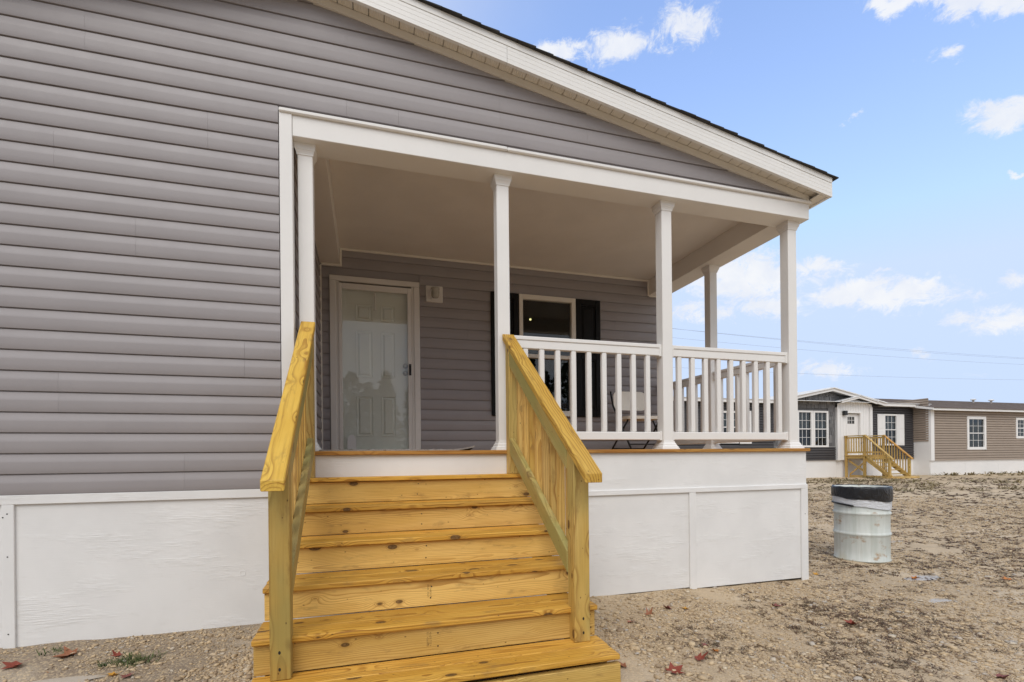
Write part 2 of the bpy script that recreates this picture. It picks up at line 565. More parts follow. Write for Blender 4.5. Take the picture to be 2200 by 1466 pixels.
def ground_material():
    m, n, b, _ = mat('sandy_dirt')
    co = n.new('ShaderNodeTexCoord').outputs['Object']
    big = n.noise(co, .55, 5, .62)
    med = n.noise(co, 3.2, 6, .68)
    fine = n.noise(co, 30, 5, .7)
    grit = n.voro(co, 95, out=1)
    gritd = n.voro(co, 95)
    c = n.mix(n.step(big, .3, .68), (.42, .322, .212), (.54, .425, .29))
    c = n.mix(n.math('MULTIPLY', n.step(med, .42, .62), .55), c, (.40, .305, .20))
    # clayey grey-brown ground close to the house wall on the left
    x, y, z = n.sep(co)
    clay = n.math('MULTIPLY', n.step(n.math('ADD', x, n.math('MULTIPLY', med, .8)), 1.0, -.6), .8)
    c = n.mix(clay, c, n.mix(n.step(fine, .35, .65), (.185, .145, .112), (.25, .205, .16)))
    pale = n.math('MULTIPLY', n.step(n.noise(co, 1.1, 4, .6), .56, .70), .5)
    c = n.mix(pale, c, (.62, .53, .41))
    gs = n.sep(grit)[0]
    c = n.mix(n.math('MULTIPLY', n.step(gs, .55, .95), .5), c, (.63, .49, .31))
    c = n.mix(n.math('MULTIPLY', n.step(fine, .58, .74), .35), c, (.30, .21, .13))
    # sparse weedy cover far off, by the neighbours
    far = n.step(y, 9.0, 15.0)
    weed = n.math('MULTIPLY', far, n.step(n.noise(n.map(co, (.6, 1.6, 1)), 1.1, 6, .7), .50, .62))
    c = n.mix(n.math('MULTIPLY', weed, .75), c, n.mix(fine, (.20, .155, .07), (.33, .25, .13)))
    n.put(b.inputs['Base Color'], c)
    wet = n.step(n.noise(co, .9, 4, .6), .58, .74)
    n.put(b.inputs['Roughness'], n.math('SUBTRACT', .95, n.math('MULTIPLY', wet, .35)))
    b.inputs['Specular IOR Level'].default_value = .25
    h = n.math('ADD', n.math('MULTIPLY', fine, .6), n.math('MULTIPLY', n.math('SUBTRACT', 1.0, gritd), .5))
    n.put(b.inputs['Normal'], n.bump(h, .7, .012))
    return m


def build_ground():
    xs = axis_lines(-260, 420, -3.2, 9.5, .035, 1.10)
    ys = axis_lines(-120, 420, 1.6, 9.0, .035, 1.10)
    X, Y_ = np.meshgrid(xs, ys)
    Z_ = ground_z(X, Y_)
    nx, ny = len(xs), len(ys)
    v = np.stack([X.ravel(), Y_.ravel(), Z_.ravel()], 1)
    i = np.arange(nx * ny).reshape(ny, nx)
    f = np.stack([i[:-1, :-1].ravel(), i[:-1, 1:].ravel(), i[1:, 1:].ravel(), i[1:, :-1].ravel()], 1)
    me = bpy.data.meshes.new('ground')
    me.vertices.add(len(v)); me.vertices.foreach_set('co', v.ravel())
    me.loops.add(f.size); me.loops.foreach_set('vertex_index', f.ravel())
    me.polygons.add(len(f)); me.polygons.foreach_set('loop_start', np.arange(0, f.size, 4))
    me.polygons.foreach_set('loop_total', np.full(len(f), 4))
    me.polygons.foreach_set('use_smooth', np.ones(len(f), bool))
    me.update(calc_edges=True)
    o = link('ground', me, ground_material())
    tag(o, 'bare sandy dirt yard strewn with gravel and dead grass', None, None, 'structure')


build_ground()

# puddles of shallow muddy water
pm, pn, pb, _ = mat('muddy_water')
pb.inputs['Base Color'].default_value = (.42, .36, .29, 1)
pb.inputs['Roughness'].default_value = .22
pb.inputs['Specular IOR Level'].default_value = .4
for px, py, a, b_ in PUDDLES:
    pts = []
    for k in range(28):
        t = 2 * math.pi * k / 28
        rr = .92 + .25 * math.sin(3 * t + px) + .15 * math.sin(5 * t + 2 * py)
        pts.append((px + a * rr * math.cos(t), py + b_ * rr * math.sin(t), gz(px, py) + .004))
    tag(mesh('puddle', pts, [list(range(28))], pm), 'shallow puddle of rain water on the dirt', None, None, 'structure')

# ------------------------------------------------------------------ the near house
F, W = 3.6, 5.88                 # front wall plane, porch back wall plane
XR, XL, XP = 3.911, -4.63, -.36  # right and left ends, gable peak
DK = .054                        # deck top
EXPO = .1219
house = thing('manufactured_house', 'mobile home with mauve-grey vinyl siding, white skirting and a white-posted covered porch', 'house', (-.36, 8, GZ))


def rake_low(x): return 2.82 - .1803 * (abs(x - XP) + XP - 1.252)


def fascia_low(x): return 2.849 - .1797 * (abs(x - XP) + XP - 1.202)


PROF = [(.0010, 1.0), (.0010, .950), (.0066, .944), (.0080, .87), (.0108, .76), (.0138, .66), (.0160, .58), (.0165, .53), (.0156, .28), (.0146, .025), (.0134, 0.0)]


def siding(parent, x0, x1, zb, e, m, mw=None, xr=None, xl=None, ztop=None, name='siding_board', prof=PROF, off=0.0):
    """one course of lap siding: local X along the wall, -Y outward, bottom edge zb, exposure e"""
    v = []; f = []
    rows = []
    for d, t in prof:
        z = zb + t * e
        if ztop is not None: z = min(z, ztop)
        a, b = x0, x1
        if xr is not None: b = min(b, xr(z))
        if xl is not None: a = max(a, xl(z))
        if b - a < .004: b = a + .004
        rows.append((a, b, -d - off, z))
    for a, b, y, z in rows: v += [(a, y, z), (b, y, z)]
    k = len(v)
    f = [[2 * i, 2 * i + 2, 2 * i + 3, 2 * i + 1] for i in range(len(rows) - 1)]
    ns = len(f)
    a, b, y, z = rows[-1]
    v += [(a, y, z), (b, y, z), (a, 0, z + .0005), (b, 0, z + .0005)]
    f += [[k, k + 2, k + 3, k + 1]]
    # closed ends
    for e_ in (0, 1):
        b0 = len(v)
        v += [v[2 * i + e_] for i in range(len(rows))]
        v += [(v[-1][0], 0, rows[-1][3]), (v[b0][0], 0, rows[0][3])]
        idx = list(range(b0, len(v)))
        f.append(idx if e_ == 0 else idx[::-1])
    me = bpy.data.meshes.new(name); me.from_pydata(v, [], f)
    me.polygons.foreach_set('use_smooth', [True] * len(f))
    me.set_sharp_from_angle(angle=R(32))
    me.update()
    return link(name, me, m, parent, mw if mw is not None else Matrix.Translation((0, F, 0)))


def run(parent, x0, x1, zb, e, m, seams, **kw):
    cuts = [x0] + sorted(s for s in seams if x0 + .15 < s < x1 - .15) + [x1]
    for i, (a, b) in enumerate(zip(cuts[:-1], cuts[1:])):
        if kw.get('xr') and (a > kw['xr'](zb) - .06 or b < kw['xl'](zb) + .06): continue
        siding(parent, a + (.0004 if i else 0), b - (.0004 if i < len(cuts) - 2 else 0), zb, e, m, off=.0004 * (i % 2), **kw)


def front_courses():
    m = M['siding']
    z = -.19
    k = 0
    seam_tab = [-1.1, .35, -1.75, -.75, -2.4, .9, -1.35, -.15, 1.9, -.95, .25, -1.6, 1.05, -.62, 2.1]
    while z < 3.12:
        s = seam_tab[(k // 2) % len(seam_tab)]
        s2 = [s, s - 3.66, s + 3.3]
        # solid substrate sits behind, so only the boards are built here
        if z + EXPO <= 2.3:
            run(house, XL + .06, -.535, z, EXPO, m, s2)
        elif z < 2.3:      # course that runs along the header cap
            run(house, XL + .06, -.535, z, EXPO, m, s2)
            siding(house, -.53, XR, 2.327, z + EXPO - 2.327, m, xr=lambda zz: XP + (2.82 - zz) / .1803 + 1.252 - XP, prof=[(.001, 1), (.008, .5), (.016, .02), (.015, 0)])
        else:
            xr = lambda zz: 1.252 + (2.82 - zz) / .1803 + .02
            xl = lambda zz: 2 * XP - xr(zz)
            seam = {2: [1.72], 1: [-.1]}.get(k % 4, [])
            run(house, XL, XR, z, EXPO, m, [s, s - 3.66, s + 2.6] + seam, xr=xr, xl=xl)
        z += EXPO; k += 1


front_courses()
# sheathing behind the boards, floor, back walls: one closed shell with the porch and window opening left out
sh = MB()
sh.box(XL, -.475, F + .004, F + .1, -.22, 2.33)
sh.poly([(XL, F + .004, 2.33), (XR, F + .004, 2.33), (XP + .0, F + .004, 3.10)])
sh.box(-.56, -.475, F + .1, W + .004, -.2, 2.4)                       # porch return wall
sh.box(-.475, -.30, W + .004, W + .1, -.2, 2.42); sh.box(.565, 1.88, W + .004, W + .1, -.2, 2.42); sh.box(-.30, .565, W + .004, W + .1, 2.01, 2.42); sh.box(2.58, XR - .012, W + .004, W + .1, -.2, 2.42)
sh.box(1.88, 2.58, W + .004, W + .1, -.2, .56); sh.box(1.88, 2.58, W + .004, W + .1, 2.0, 2.42)
sh.box(XL, XL + .1, F + .1, 13, -.22, 2.33); sh.box(XR - .112, XR - .012, W + .1, 13, -.22, 2.36)
sh.box(XL, XR - .012, 13, 13.1, -.22, 2.36)
sh.build('wall', M['siding'], house)
# right-hand flank siding beyond the porch
mw = Matrix.Translation((XR - .012, 0, 0)) @ Matrix.Rotation(R(90), 4, 'Z')
for k in range(20):
    siding(house, W + .004, 13.1, -.07 + k * EXPO, EXPO, M['siding'], mw)
# porch return wall, facing +X
mw = Matrix.Translation((-.475, 0, 0)) @ Matrix.Rotation(R(90), 4, 'Z')
for k in range(19):
    siding(house, F + .06, W - .012, -.035 + k * EXPO, EXPO, M['siding'], mw)
# porch back wall, cut round the door and the window
mwb = Matrix.Translation((0, W, 0))
for k in range(20):
    z = -.035 + k * EXPO
    if z + EXPO < .02: continue
    spans = []
    door = (-.372, .632) if z < 2.06 else None
    win = (1.85, 2.614) if (z + EXPO > .513 and z < 2.034) else None
    a = -.452
    for gap in (door, win):
        if gap:
            spans.append((a, gap[0])); a = gap[1]
    spans.append((a, XR - .008))
    for i, (a, b) in enumerate(spans):
        sm = [[-.9, .95, 1.2, 3.2][(k // 2) % 4]]
        run(house, a, b, z, EXPO, M['siding'], sm, mw=mwb, ztop=2.36)
# trims
W_ = M['white']
plank('corner_trim', -.528, -.4485, F - .028, F + .05, -.19, 2.326, 'z', W_, house)
box('inside_corner_trim', -.474, -.449, W - .03, W - .001, DK, 2.17, M['cream'], house, .002)
# porch header and beams
plank('header_beam', -.4480, 3.958, F - .020, 3.79, 2.171, 2.312, 'x', W_, house, .003)
plank('header_cap', -.5285, 1.05, F - .042, F + .0, 2.3125, 2.340, 'x', W_, house, .006)
plank('header_cap', 1.052, 3.972, F - .040, F + .002, 2.3115, 2.338, 'x', W_, house, .006)
plank('side_beam', 3.70, 3.958, 3.7905, W + .0, 2.1715, 2.40, 'y', M['ceil'], house, .003)
box('inner_header', -.474, 3.699, 3.62, 3.7895, 2.3125, 2.42, M['ceil'], house, .002)
box('porch_ceiling', -.253, 3.699, 3.7905, W - .002, 2.375, 2.43, M['ceil'], house, .002)
box('soffit_box', -.474, -.2535, 3.7905, W - .002, 2.185, 2.43, M['ceil'], house, .002)
cr = M['cream']
for a in ((-.449, -.232, 2.165, 2.187), (-.252, -.232, 2.1875, 2.372), (-.2315, 3.70, 2.351, 2.3735), (3.676, 3.699, 2.165, 2.3505), (3.6995, XR - .01, 2.150, 2.170)):
    box('ceiling_trim', a[0], a[1], W - .034, W - .0165, a[2], a[3], cr, house, .002)
# floor / deck
for k in range(17):
    y0 = F - .03 + k * .1415
    plank('deck_board', -.47 if y0 > F + .05 else -.40, 3.935, y0, min(y0 + .137, W - .02), .0265, DK, 'x', M['deck'], house, .003, k % 2)
plank('deck_fascia', -.40, 3.911, F - .004, F + .03, -.29, .026, 'x', M['skirt'], house, .002)
box('floor_slab', XL + .12, XR - .15, F + .12, 12.9, -.2, .0, M['interior'], house, 0)
# skirting
sk = M['skirt']
box('skirting_band', XL, -.40, F - .016, F + .02, -.247, -.192, sk, house, .002)
box('skirting_band', -.395, XR + .004, F - .016, F + .02, -.316, -.276, sk, house, .002)
xs_ = [XL, -3.22, -1.998, -.47]
for a, b in zip(xs_[:-1], xs_[1:]):
    box('skirting_panel', a + .001, b - .001, F, F + .02, -1.094 + .0045 * (a < -3) + .003 * (a > -2), -.23, sk, house, .001)
for a, b in ((-.469, 1.40), (1.402, 2.669), (2.671, XR - .004)):
    box('skirting_panel', a, b, F + .001, F + .02, -1.098 - .0107 * ((a + b) / 2 + .6), -.29, sk, house, .001)
for a, b, z in ((-3.25, -3.19, -.2475), (-2.028, -1.969, -.2475), (2.638, 2.703, -.3165), (3.841, XR + .006, -.3165)):
    plank('skirting_batten', a, b, F - .015, F - .0005, -1.35, z, 'z', sk, house, .002)
box('skirting_panel', XR - .015, XR + .005, F + .0205, 13.1, -1.35, -.20, sk, house, .001)
box('skirting_panel', XL - .004, XL + .016, F + .0205, 13.1, -1.35, -.20, sk, house, .001)
# round plug in the plywood left of the steps
MB().lathe([(.0, 0), (.0145, 0), (.0148, .0015), (.0165, .002), (.0175, 0)], 24).build('plywood_plug', sk, house, mw=Matrix.Translation((-.776, F - .0003, -.74)) @ Matrix.Rotation(R(90), 4, 'X'))
# screw heads along battens
for x, zs in ((-2.0, (-.30, -.55, -1.0)), (3.88, (-.55,)), (-2.02, (-.32,))):
    for z in zs:
        MB().lathe([(0, .001), (.004, .001), (.004, 0)], 8).build('screw_head', M['metal'], house, mw=Matrix.Translation((x, F - .0152, z)) @ Matrix.Rotation(R(90), 4, 'X'))


# rake: frieze, soffit panels, fascia, shingles
def rake_strip(name, xa, xb, zl0, zl1, y0, y1, m, low):
    return prism_xz(name, [(xa, low(xa) + zl0), (xb, low(xb) + zl0), (xb, low(xb) + zl1), (xa, low(xa) + zl1)], y0, y1, m, house)


XE = 4.085
XEL = 2 * XP - XE
for a, b in ((XP, 3.30), (3.303, 3.955), (2 * XP - 3.955, XP)):
    rake_strip('rake_frieze', a, b, 0, .052, F - .026, F + .003, M['soffit'], rake_low)
x = XEL + .02
sp = .1035
while x < XE - .02:
    xb = min(x + sp, XE - .005)
    if x < XP < xb: xb = XP
    # ribbed panel: shallow ridges across, recessed joint at each side
    v = []; f = []
    nr = 6
    pts = []
    for r_ in range(nr * 2 + 1):
        t = r_ / (nr * 2)
        xx = x + .0035 + (xb - x - .007) * t
        pts.append((xx, rake_low(xx) + .055 + (.0022 if r_ % 2 else 0)))
    pts = [(x, pts[0][1] + .009)] + [(x + .0030, pts[0][1] + .009)] + pts + [(xb - .003, pts[-1][1] + .009)]
    for xx, zz in pts: v += [(xx, 3.452, zz), (xx, F + .0, zz)]
    f = [[2 * i, 2 * i + 1, 2 * i + 3, 2 * i + 2] for i in range(len(pts) - 1)]
    mesh('soffit_panel', v, f, M['soffit'], house)
    x = xb
for a, b in ((XEL, XP), (XP, 1.02), (1.0225, XE)):
    # fascia face with three shallow rolled lines
    prof = [(0, 0), (0, .028), (.0012, .030), (0, .032), (0, .062), (.0012, .064), (0, .066), (0, .094), (.0012, .096), (0, .098), (0, .12)]
    v = []; f = []
    for d, t in prof:
        v += [(a, 3.45 + d, fascia_low(a) + t), (b, 3.45 + d, fascia_low(b) + t)]
    f = [[2 * i, 2 * i + 1, 2 * i + 3, 2 * i + 2] for i in range(len(prof) - 1)]
    b0 = len(v)
    v += [(a, 3.475, fascia_low(a)), (b, 3.475, fascia_low(b)), (a, 3.475, fascia_low(a) + .12), (b, 3.475, fascia_low(b) + .12)]
    l = 2 * (len(prof) - 1)
    f += [[0, b0, b0 + 1, 1], [l, l + 1, b0 + 3, b0 + 2], [b0, b0 + 2, b0 + 3, b0 + 1]]
    f += [[2 * i for i in range(len(prof))] + [b0 + 2, b0], ([2 * i + 1 for i in range(len(prof))] + [b0 + 3, b0 + 1])[::-1]]
    mesh('rake_fascia', v, f, M['fascia'], house)
for a, b in ((XEL, XP), (XP, XE)):
    rake_strip('drip_edge', a, b, .1262, .1725, 3.4485, 3.52, M['fascia'], fascia_low)
# eave on the right
box('eave_fascia', XE - .025, XE - .001, 3.4755, 13.2, fascia_low(XE) + .001, fascia_low(XE) + .12, M['fascia'], house, .002)
box('eave_soffit', 3.9590, XE - .026, 3.4760, 13.2, fascia_low(XE) + .012, fascia_low(XE) + .022, M['soffit'], house, 0)
box('eave_fascia', 3.905, 3.9585, 3.7905, W, 2.4005, 2.46, M['soffit'], house, 0)
# roof deck
def slope_box(name, xa, xb, t0, t1, y0, y1, m):
    return prism_xz(name, [(xa, fascia_low(xa) + t0), (xb, fascia_low(xb) + t0), (xb, fascia_low(xb) + t1), (xa, fascia_low(xa) + t1)], y0, y1, m, house)
roof = slope_box('roof', XP, XE + .01, .1228, .1722, 3.53, 13.2, M['shingle'])
slope_box('roof', XEL - .01, XP, .1228, .1722, 3.53, 13.2, M['shingle'])
rm = MB()
x = XE + .05; k = 0
while x > XEL - .05:
    # each shingle course: butt end on the low side, ragged rake edge
    s = 1 if x > XP else -1
    xa, xb = x - .145, x
    yy = 3.43 - rng.uniform(.0, .012)
    t = rng.uniform(.009, .0135)
    lo = lambda q: fascia_low(q) + .173
    if s > 0: pts = [(xa, lo(xa) + .001), (xb, lo(xb) + .001), (xb, lo(xb) + t), (xa, lo(xa) + .004)]
    else: pts = [(xa, lo(xa) + .001), (xb, lo(xb) + .001), (xb, lo(xb) + .004), (xa, lo(xa) + t)]
    b0 = len(rm.v)
    rm.v += [(p, yy, q) for p, q in pts] + [(p, 13.2, q) for p, q in pts]
    rm.f += [[b0 + i for i in q] for q in ((0, 1, 2, 3), (7, 6, 5, 4), (0, 4, 5, 1), (1, 5, 6, 2), (2, 6, 7, 3), (3, 7, 4, 0))]
    x -= .138; k += 1
tag(rm.build('shingles', M['shingle'], roof), None, None, None, 'stuff')


# porch posts
def post(xc, yc):
    h = .049
    p = plank('porch_post', xc - h, xc + h, yc - h, yc + h, DK, 2.171, 'z', W_, house, .004)
    def sq(prof, name):
        v = []; f = []
        for r_, z in prof:
            v += [(xc - r_, yc - r_, z), (xc + r_, yc - r_, z), (xc + r_, yc + r_, z), (xc - r_, yc + r_, z)]
        for i in range(len(prof) - 1):
            for k in range(4):
                f.append([4 * i + k, 4 * i + (k + 1) % 4, 4 * i + 4 + (k + 1) % 4, 4 * i + 4 + k])
        mesh(name, v, f, W_, p)
    sq([(.084, DK + .0004), (.084, DK + .008), (.078, DK + .013), (.076, DK + .024), (.066, DK + .034), (.064, DK + .046), (.055, DK + .058), (.054, DK + .07), (.0492, DK + .072)], 'post_base')
    sq([(.0492, 2.095), (.054, 2.097), (.054, 2.105), (.060, 2.122), (.066, 2.132), (.068, 2.150), (.0695, 2.1705)], 'post_cap')


PX = [-.378, 1.036, 2.492, 3.842]
for xc in PX: post(xc, 3.709)
post(3.842, 4.797)


# white railings
def rail_x(x0, x1, yc, first, n, step):
    plank('rail', x0, x1, yc - .030, yc + .030, .921, .953, 'x', W_, house, .005)
    plank('rail', x0, x1, yc - .024, yc + .024, .857, .9205, 'x', W_, house, .004)
    plank('rail', x0, x1, yc - .026, yc + .026, .135, .203, 'x', W_, house, .005)
    for a in (x0 + .002, x1 - .022):
        box('rail_bracket', a, a + .02, yc - .033, yc + .033, .85, .925, W_, house, .003)
        box('rail_bracket', a, a + .02, yc - .031, yc + .031, .130, .208, W_, house, .003)
    for i in range(n):
        x = first + i * step
        plank('baluster', x - .021, x + .021, yc - .021, yc + .021, .2025, .8575, 'z', W_, house, .006)


rail_x(PX[1] + .049, PX[2] - .049, 3.709, 1.220, 9, .1372)
rail_x(PX[2] + .049, PX[3] - .049, 3.709, 2.630, 9, .1358)


def rail_y(y0, y1, xc, n):
    plank('rail', xc - .030, xc + .030, y0, y1, .921, .953, 'y', W_, house, .005)
    plank('rail', xc - .024, xc + .024, y0, y1, .857, .9205, 'y', W_, house, .004)
    plank('rail', xc - .026, xc + .026, y0, y1, .135, .203, 'y', W_, house, .005)
    for i in range(n):
        y = y0 + (i + .8) * (y1 - y0) / (n + .6)
        plank('baluster', xc - .021, xc + .021, y - .021, y + .021, .2025, .8575, 'z', W_, house, .006)


rail_y(3.758, 4.748, 3.842, 7)
rail_y(4.846, W - .018, 3.842, 7)
box('rail_latch', 3.79, 3.794, 4.76, 4.775, .74, .86, M['alum'], house, .001)

# ------------------------------------------------------------------ front door with storm door
door = bpy.data.objects.new('door', None); C.objects.link(door); door.parent = house
door.matrix_local = parent_world(house).inverted() @ Matrix.Translation((.13, W, DK))
AL = M['alum']
def dbox(*a, **k): return box(*a, parent=door, **k)
box('casing', -.366, -.300, W - .035, W + .0, DK, 2.003, AL, door, .004)
box('casing', .561, .628, W - .035, W + .0, DK, 2.003, AL, door, .004)
box('casing', -.366, .628, W - .036, W + .0, 2.0035, 2.062, AL, door, .004)
box('casing', -.300, -.272, W - .022, W + .01, DK, 2.003, AL, door, .002)
box('casing', .535, .561, W - .022, W + .01, DK, 2.003, AL, door, .002)
box('storm_frame', -.270, -.236, W - .028, W - .004, .075, 1.985, AL, door, .004)
box('storm_frame', .487, .533, W - .028, W - .004, .075, 1.985, AL, door, .004)
box('storm_frame', -.2355, .4865, W - .028, W - .004, 1.918, 1.985, AL, door, .004)
box('storm_frame', -.2355, .4865, W - .028, W - .004, .075, .10, AL, door, .004)
box('hinge_rail', -.2715, -.262, W - .034, W - .0285, .075, 1.99, AL, door, .001)
box('glass_pane', -.2355, .4865, W - .018, W - .014, .10, 1.918, M['glass'], door, 0)
# entry door leaf with six raised panels
leaf = box('door_leaf', -.272, .535, W + .045, W + .09, .06, 2.003, M['doorw'], door, .002)
for (a, b, c, d) in ((-.075, .081, .95, 1.456), (.204, .334, .95, 1.456), (-.075, .081, .272, .705), (.204, .334, .272, .705), (-.075, .081, 1.60, 1.76), (.204, .334, 1.60, 1.76)):
    v = []
    for ins, dep in ((0, 0), (.010, .007), (.022, .007), (.036, -.004)):
        v += [(a + ins - .012, W + .0445 + dep, c + ins - .012), (b - ins + .012, W + .0445 + dep, c + ins - .012), (b - ins + .012, W + .0445 + dep, d - ins + .012), (a + ins - .012, W + .0445 + dep, d - ins + .012)]
    v = [(x, y - .0075, z) for x, y, z in v]
    f = []
    for i in range(3):
        for k in range(4):
            f.append([4 * i + k, 4 * i + (k + 1) % 4, 4 * i + 4 + (k + 1) % 4, 4 * i + 4 + k])
    f.append([12, 13, 14, 15])
    # rim joins the leaf surface
    b0 = len(v)
    v += [(a - .013, W + .0449, c - .013), (b + .013, W + .0449, c - .013), (b + .013, W + .0449, d + .013), (a - .013, W + .0449, d + .013)]
    f += [[b0 + k, b0 + (k + 1) % 4, (k + 1) % 4, k] for k in range(4)]
    mesh('door_panel', v, f, M['doorw'], door)
for z in (1.086, 1.002):
    MB().lathe([(0, .03), (.018, .028), (.026, .016), (.02, .0), (.03, -.008), (.03, -.014)], 16).build('knob', M['chrome'], door, True, Matrix.Translation((.462, W + .03, z)) @ Matrix.Rotation(R(90), 4, 'X'))
hb = MB().tube([(.512, W - .03, .985), (.512, W - .055, .992), (.512, W - .055, 1.075), (.512, W - .03, 1.085)], .007, 8)
hb.box(.499, .525, W - .034, W - .0285, .968, 1.098)
hb.build('handle', M['metal'], door)
cl = MB().tube([(.125, W - .008, 1.70), (.125, W - .008, 1.90)], .009, 8)
cl.tube([(.118, W - .008, 1.62), (.112, W - .008, 1.66), (.108, W - .008, 1.9)], .002, 6).tube([(.118, W - .008, 1.62), (.128, W - .008, 1.68)], .002, 6)
cl.build('door_closer', M['alum'], door)
v = [(-.235 + .12 + .047 * math.cos(math.pi * k / 14), W - .0185, .20 + .075 * math.sin(math.pi * k / 14)) for k in range(15)]
v += [(x, W - .0184, .11) for x, y, z in (v[-1], v[0])]
v2 = [(x - .03, y, z) for x, y, z in v]
mesh('sticker', v2, [list(range(len(v2)))], paint('sticker_white', (.75, .76, .76), .5, .01), door)
box('threshold', -.30, .56, W - .05, W + .04, DK, .0745, AL, door, .004)

# ------------------------------------------------------------------ window with shutters
win = bpy.data.objects.new('window', None); C.objects.link(win); win.parent = house
win.matrix_local = parent_world(house).inverted() @ Matrix.Translation((2.23, W, .5))
cw = M['cream']
box('window_frame', 1.851, 1.900, W - .045, W + .02, .5135, 2.032, cw, win, .003)
box('window_frame', 2.556, 2.613, W - .045, W + .02, .5135, 2.032, cw, win, .003)
box('window_frame', 1.9005, 2.5555, W - .045, W + .02, 1.975, 2.032, cw, win, .003)
box('window_frame', 1.9005, 2.5555, W - .045, W + .02, .5135, .582, cw, win, .003)
box('meeting_rail', 1.9005, 2.5555, W - .036, W + .02, 1.246, 1.291, cw, win, .003)
box('sash_rail', 2.530, 2.5555, W - .028, W + .01, .5825, 1.2455, cw, win, .002)
box('glass_pane', 1.9005, 2.5555, W - .006, W - .002, 1.2915, 1.9745, M['wglass'], win, 0)
box('glass_pane', 1.9005, 2.5295, W + .010, W + .014, .5825, 1.2455, M['wglass'], win, 0)
# dim room behind
rm_ = MB()
x0, x1, y0, y1, z0, z1 = .5, 4.0 - .35, W + .101, 9.6, .0, 2.35
rm_.poly([(x0, y1, z0), (x1, y1, z0), (x1, y1, z1), (x0, y1, z1)]).poly([(x0, y0, z1), (x1, y0, z1), (x1, y1, z1), (x0, y1, z1)])
rm_.poly([(x0, y0, z0), (x1, y0, z0), (x1, y1, z0), (x0, y1, z0)]).poly([(x0, y0, z0), (x0, y1, z0), (x0, y1, z1), (x0, y0, z1)]).poly([(x1, y0, z0), (x1, y1, z0), (x1, y1, z1), (x1, y0, z1)])
rm_.build('interior_room', M['interior'], house)
em, en, eb, _ = mat('ceiling_lamp_glow')
eb.inputs['Emission Color'].default_value = (1, .86, .35, 1); eb.inputs['Emission Strength'].default_value = 2.2
MB().lathe([(0, -.02), (.014, -.015), (.018, 0), (.015, .01), (0, .01)], 14).build('ceiling_lamp', em, house, True, Matrix.Translation((2.70, 7.9, 2.33)))


def shutter(x0, x1):
    z0, z1 = .512, 2.032
    s = bpy.data.objects.new('shutter', None); C.objects.link(s); s.parent = win
    s.matrix_local = parent_world(win).inverted() @ Matrix.Translation((x0, W, z0))
    B = M['black']
    box('stile', x0, x0 + .068, W - .045, W - .016, z0, z1, B, s, .004)
    box('stile', x1 - .068, x1, W - .045, W - .016, z0, z1, B, s, .004)
    for a, b in ((z0, .612), (1.252, 1.322), (1.960, z1)):
        box('stile', x0 + .0685, x1 - .0685, W - .044, W - .016, a, b, B, s, .004)
    for a, b in ((.6125, 1.2515), (1.3225, 1.9595)):
        xa, xb = x0 + .0685, x1 - .0685
        v = []
        for i, d in ((0, -.018), (.006, -.026), (.022, -.026), (.04, -.040)):
            v += [(xa + i, W + d, a + i), (xb - i, W + d, a + i), (xb - i, W + d, b - i), (xa + i, W + d, b - i)]
        f = [[4 * i + k, 4 * i + (k + 1) % 4, 4 * i + 4 + (k + 1) % 4, 4 * i + 4 + k] for i in range(3) for k in range(4)] + [[12, 13, 14, 15]]
        mesh('raised_panel', v, f, B, s)


shutter(1.490, 1.846)
shutter(2.618, 2.962)

# ------------------------------------------------------------------ porch wall light
pl = box('porch_light', .704, .902, W - .034, W - .001, 1.845, 2.037, M['alum'], house, .006)
MB().lathe([(0, -.06), (.034, -.055), (.045, -.03), (.047, .01), (.042, .035), (.05, .04), (.05, .055), (.03, .062), (0, .064)], 20).build('glass_jar', paint('frosted_glass', (.42, .40, .35), .15, .02), pl, True, Matrix.Translation((.805, W - .085, 1.938)))
MB().tube([(.765, W - .04, 1.88), (.755, W - .085, 1.885), (.752, W - .1, 1.94), (.765, W - .085, 1.985), (.775, W - .04, 1.99)], .005, 6).build('cage', AL, pl)
MB().lathe([(.052, 0), (.052, .012), (.02, .02)], 16).build('fitter', AL, pl, True, Matrix.Translation((.805, W - .06, 1.986)) @ Matrix.Rotation(R(20), 4, 'X'))

# ------------------------------------------------------------------ front steps
SX0, SX1 = -.50, 1.208
RISE, RUN, Y0, Z0 = .172, .2526, 3.46, -.124
steps = thing('wooden_stairs', 'golden treated-pine steps with solid sloped handrails leading up to the white porch', 'stairs', (.35, 2.9, GZ))
wt, wr, wp = M['wood_tread'], M['wood'], M['wood_post']
for k in range(6):
    y, z = Y0 - RUN * k, Z0 - RISE * k
    j = rng.uniform(-.004, .004)
    plank('tread_board', SX0 + j, SX1 + j, y, y + .1385, z - .0275, z, 'x', wt, steps, .004, k % 2)
    if k:
        plank('tread_board', SX0 - j, SX1 - j, y + .1425, y + .2765, z - .0275, z - .0006, 'x', wt, steps, .004, (k + 1) % 2)
    if k < 5:
        plank('riser_board', SX0 + .004 + j, SX1 - .006, y + .024, y + .058, z - RISE + .0012, z - .031, 'x', wr, steps, .003, k % 2)
# lowest riser sits a little low and skewed, leaving a dark gap under the tread
y, z = Y0 - RUN * 5, Z0 - RISE * 5
hexa('riser_board', [(SX0 - .02, y + .002, -1.20), (SX1, y + .002, -1.20), (SX1, y + .038, -1.20), (SX0 - .02, y + .038, -1.20),
                     (SX0 - .02, y + .002, z - .062), (SX1, y + .002, z - .046), (SX1, y + .038, z - .046), (SX0 - .02, y + .038, z - .062)], wr, steps, (1, 0, .01))
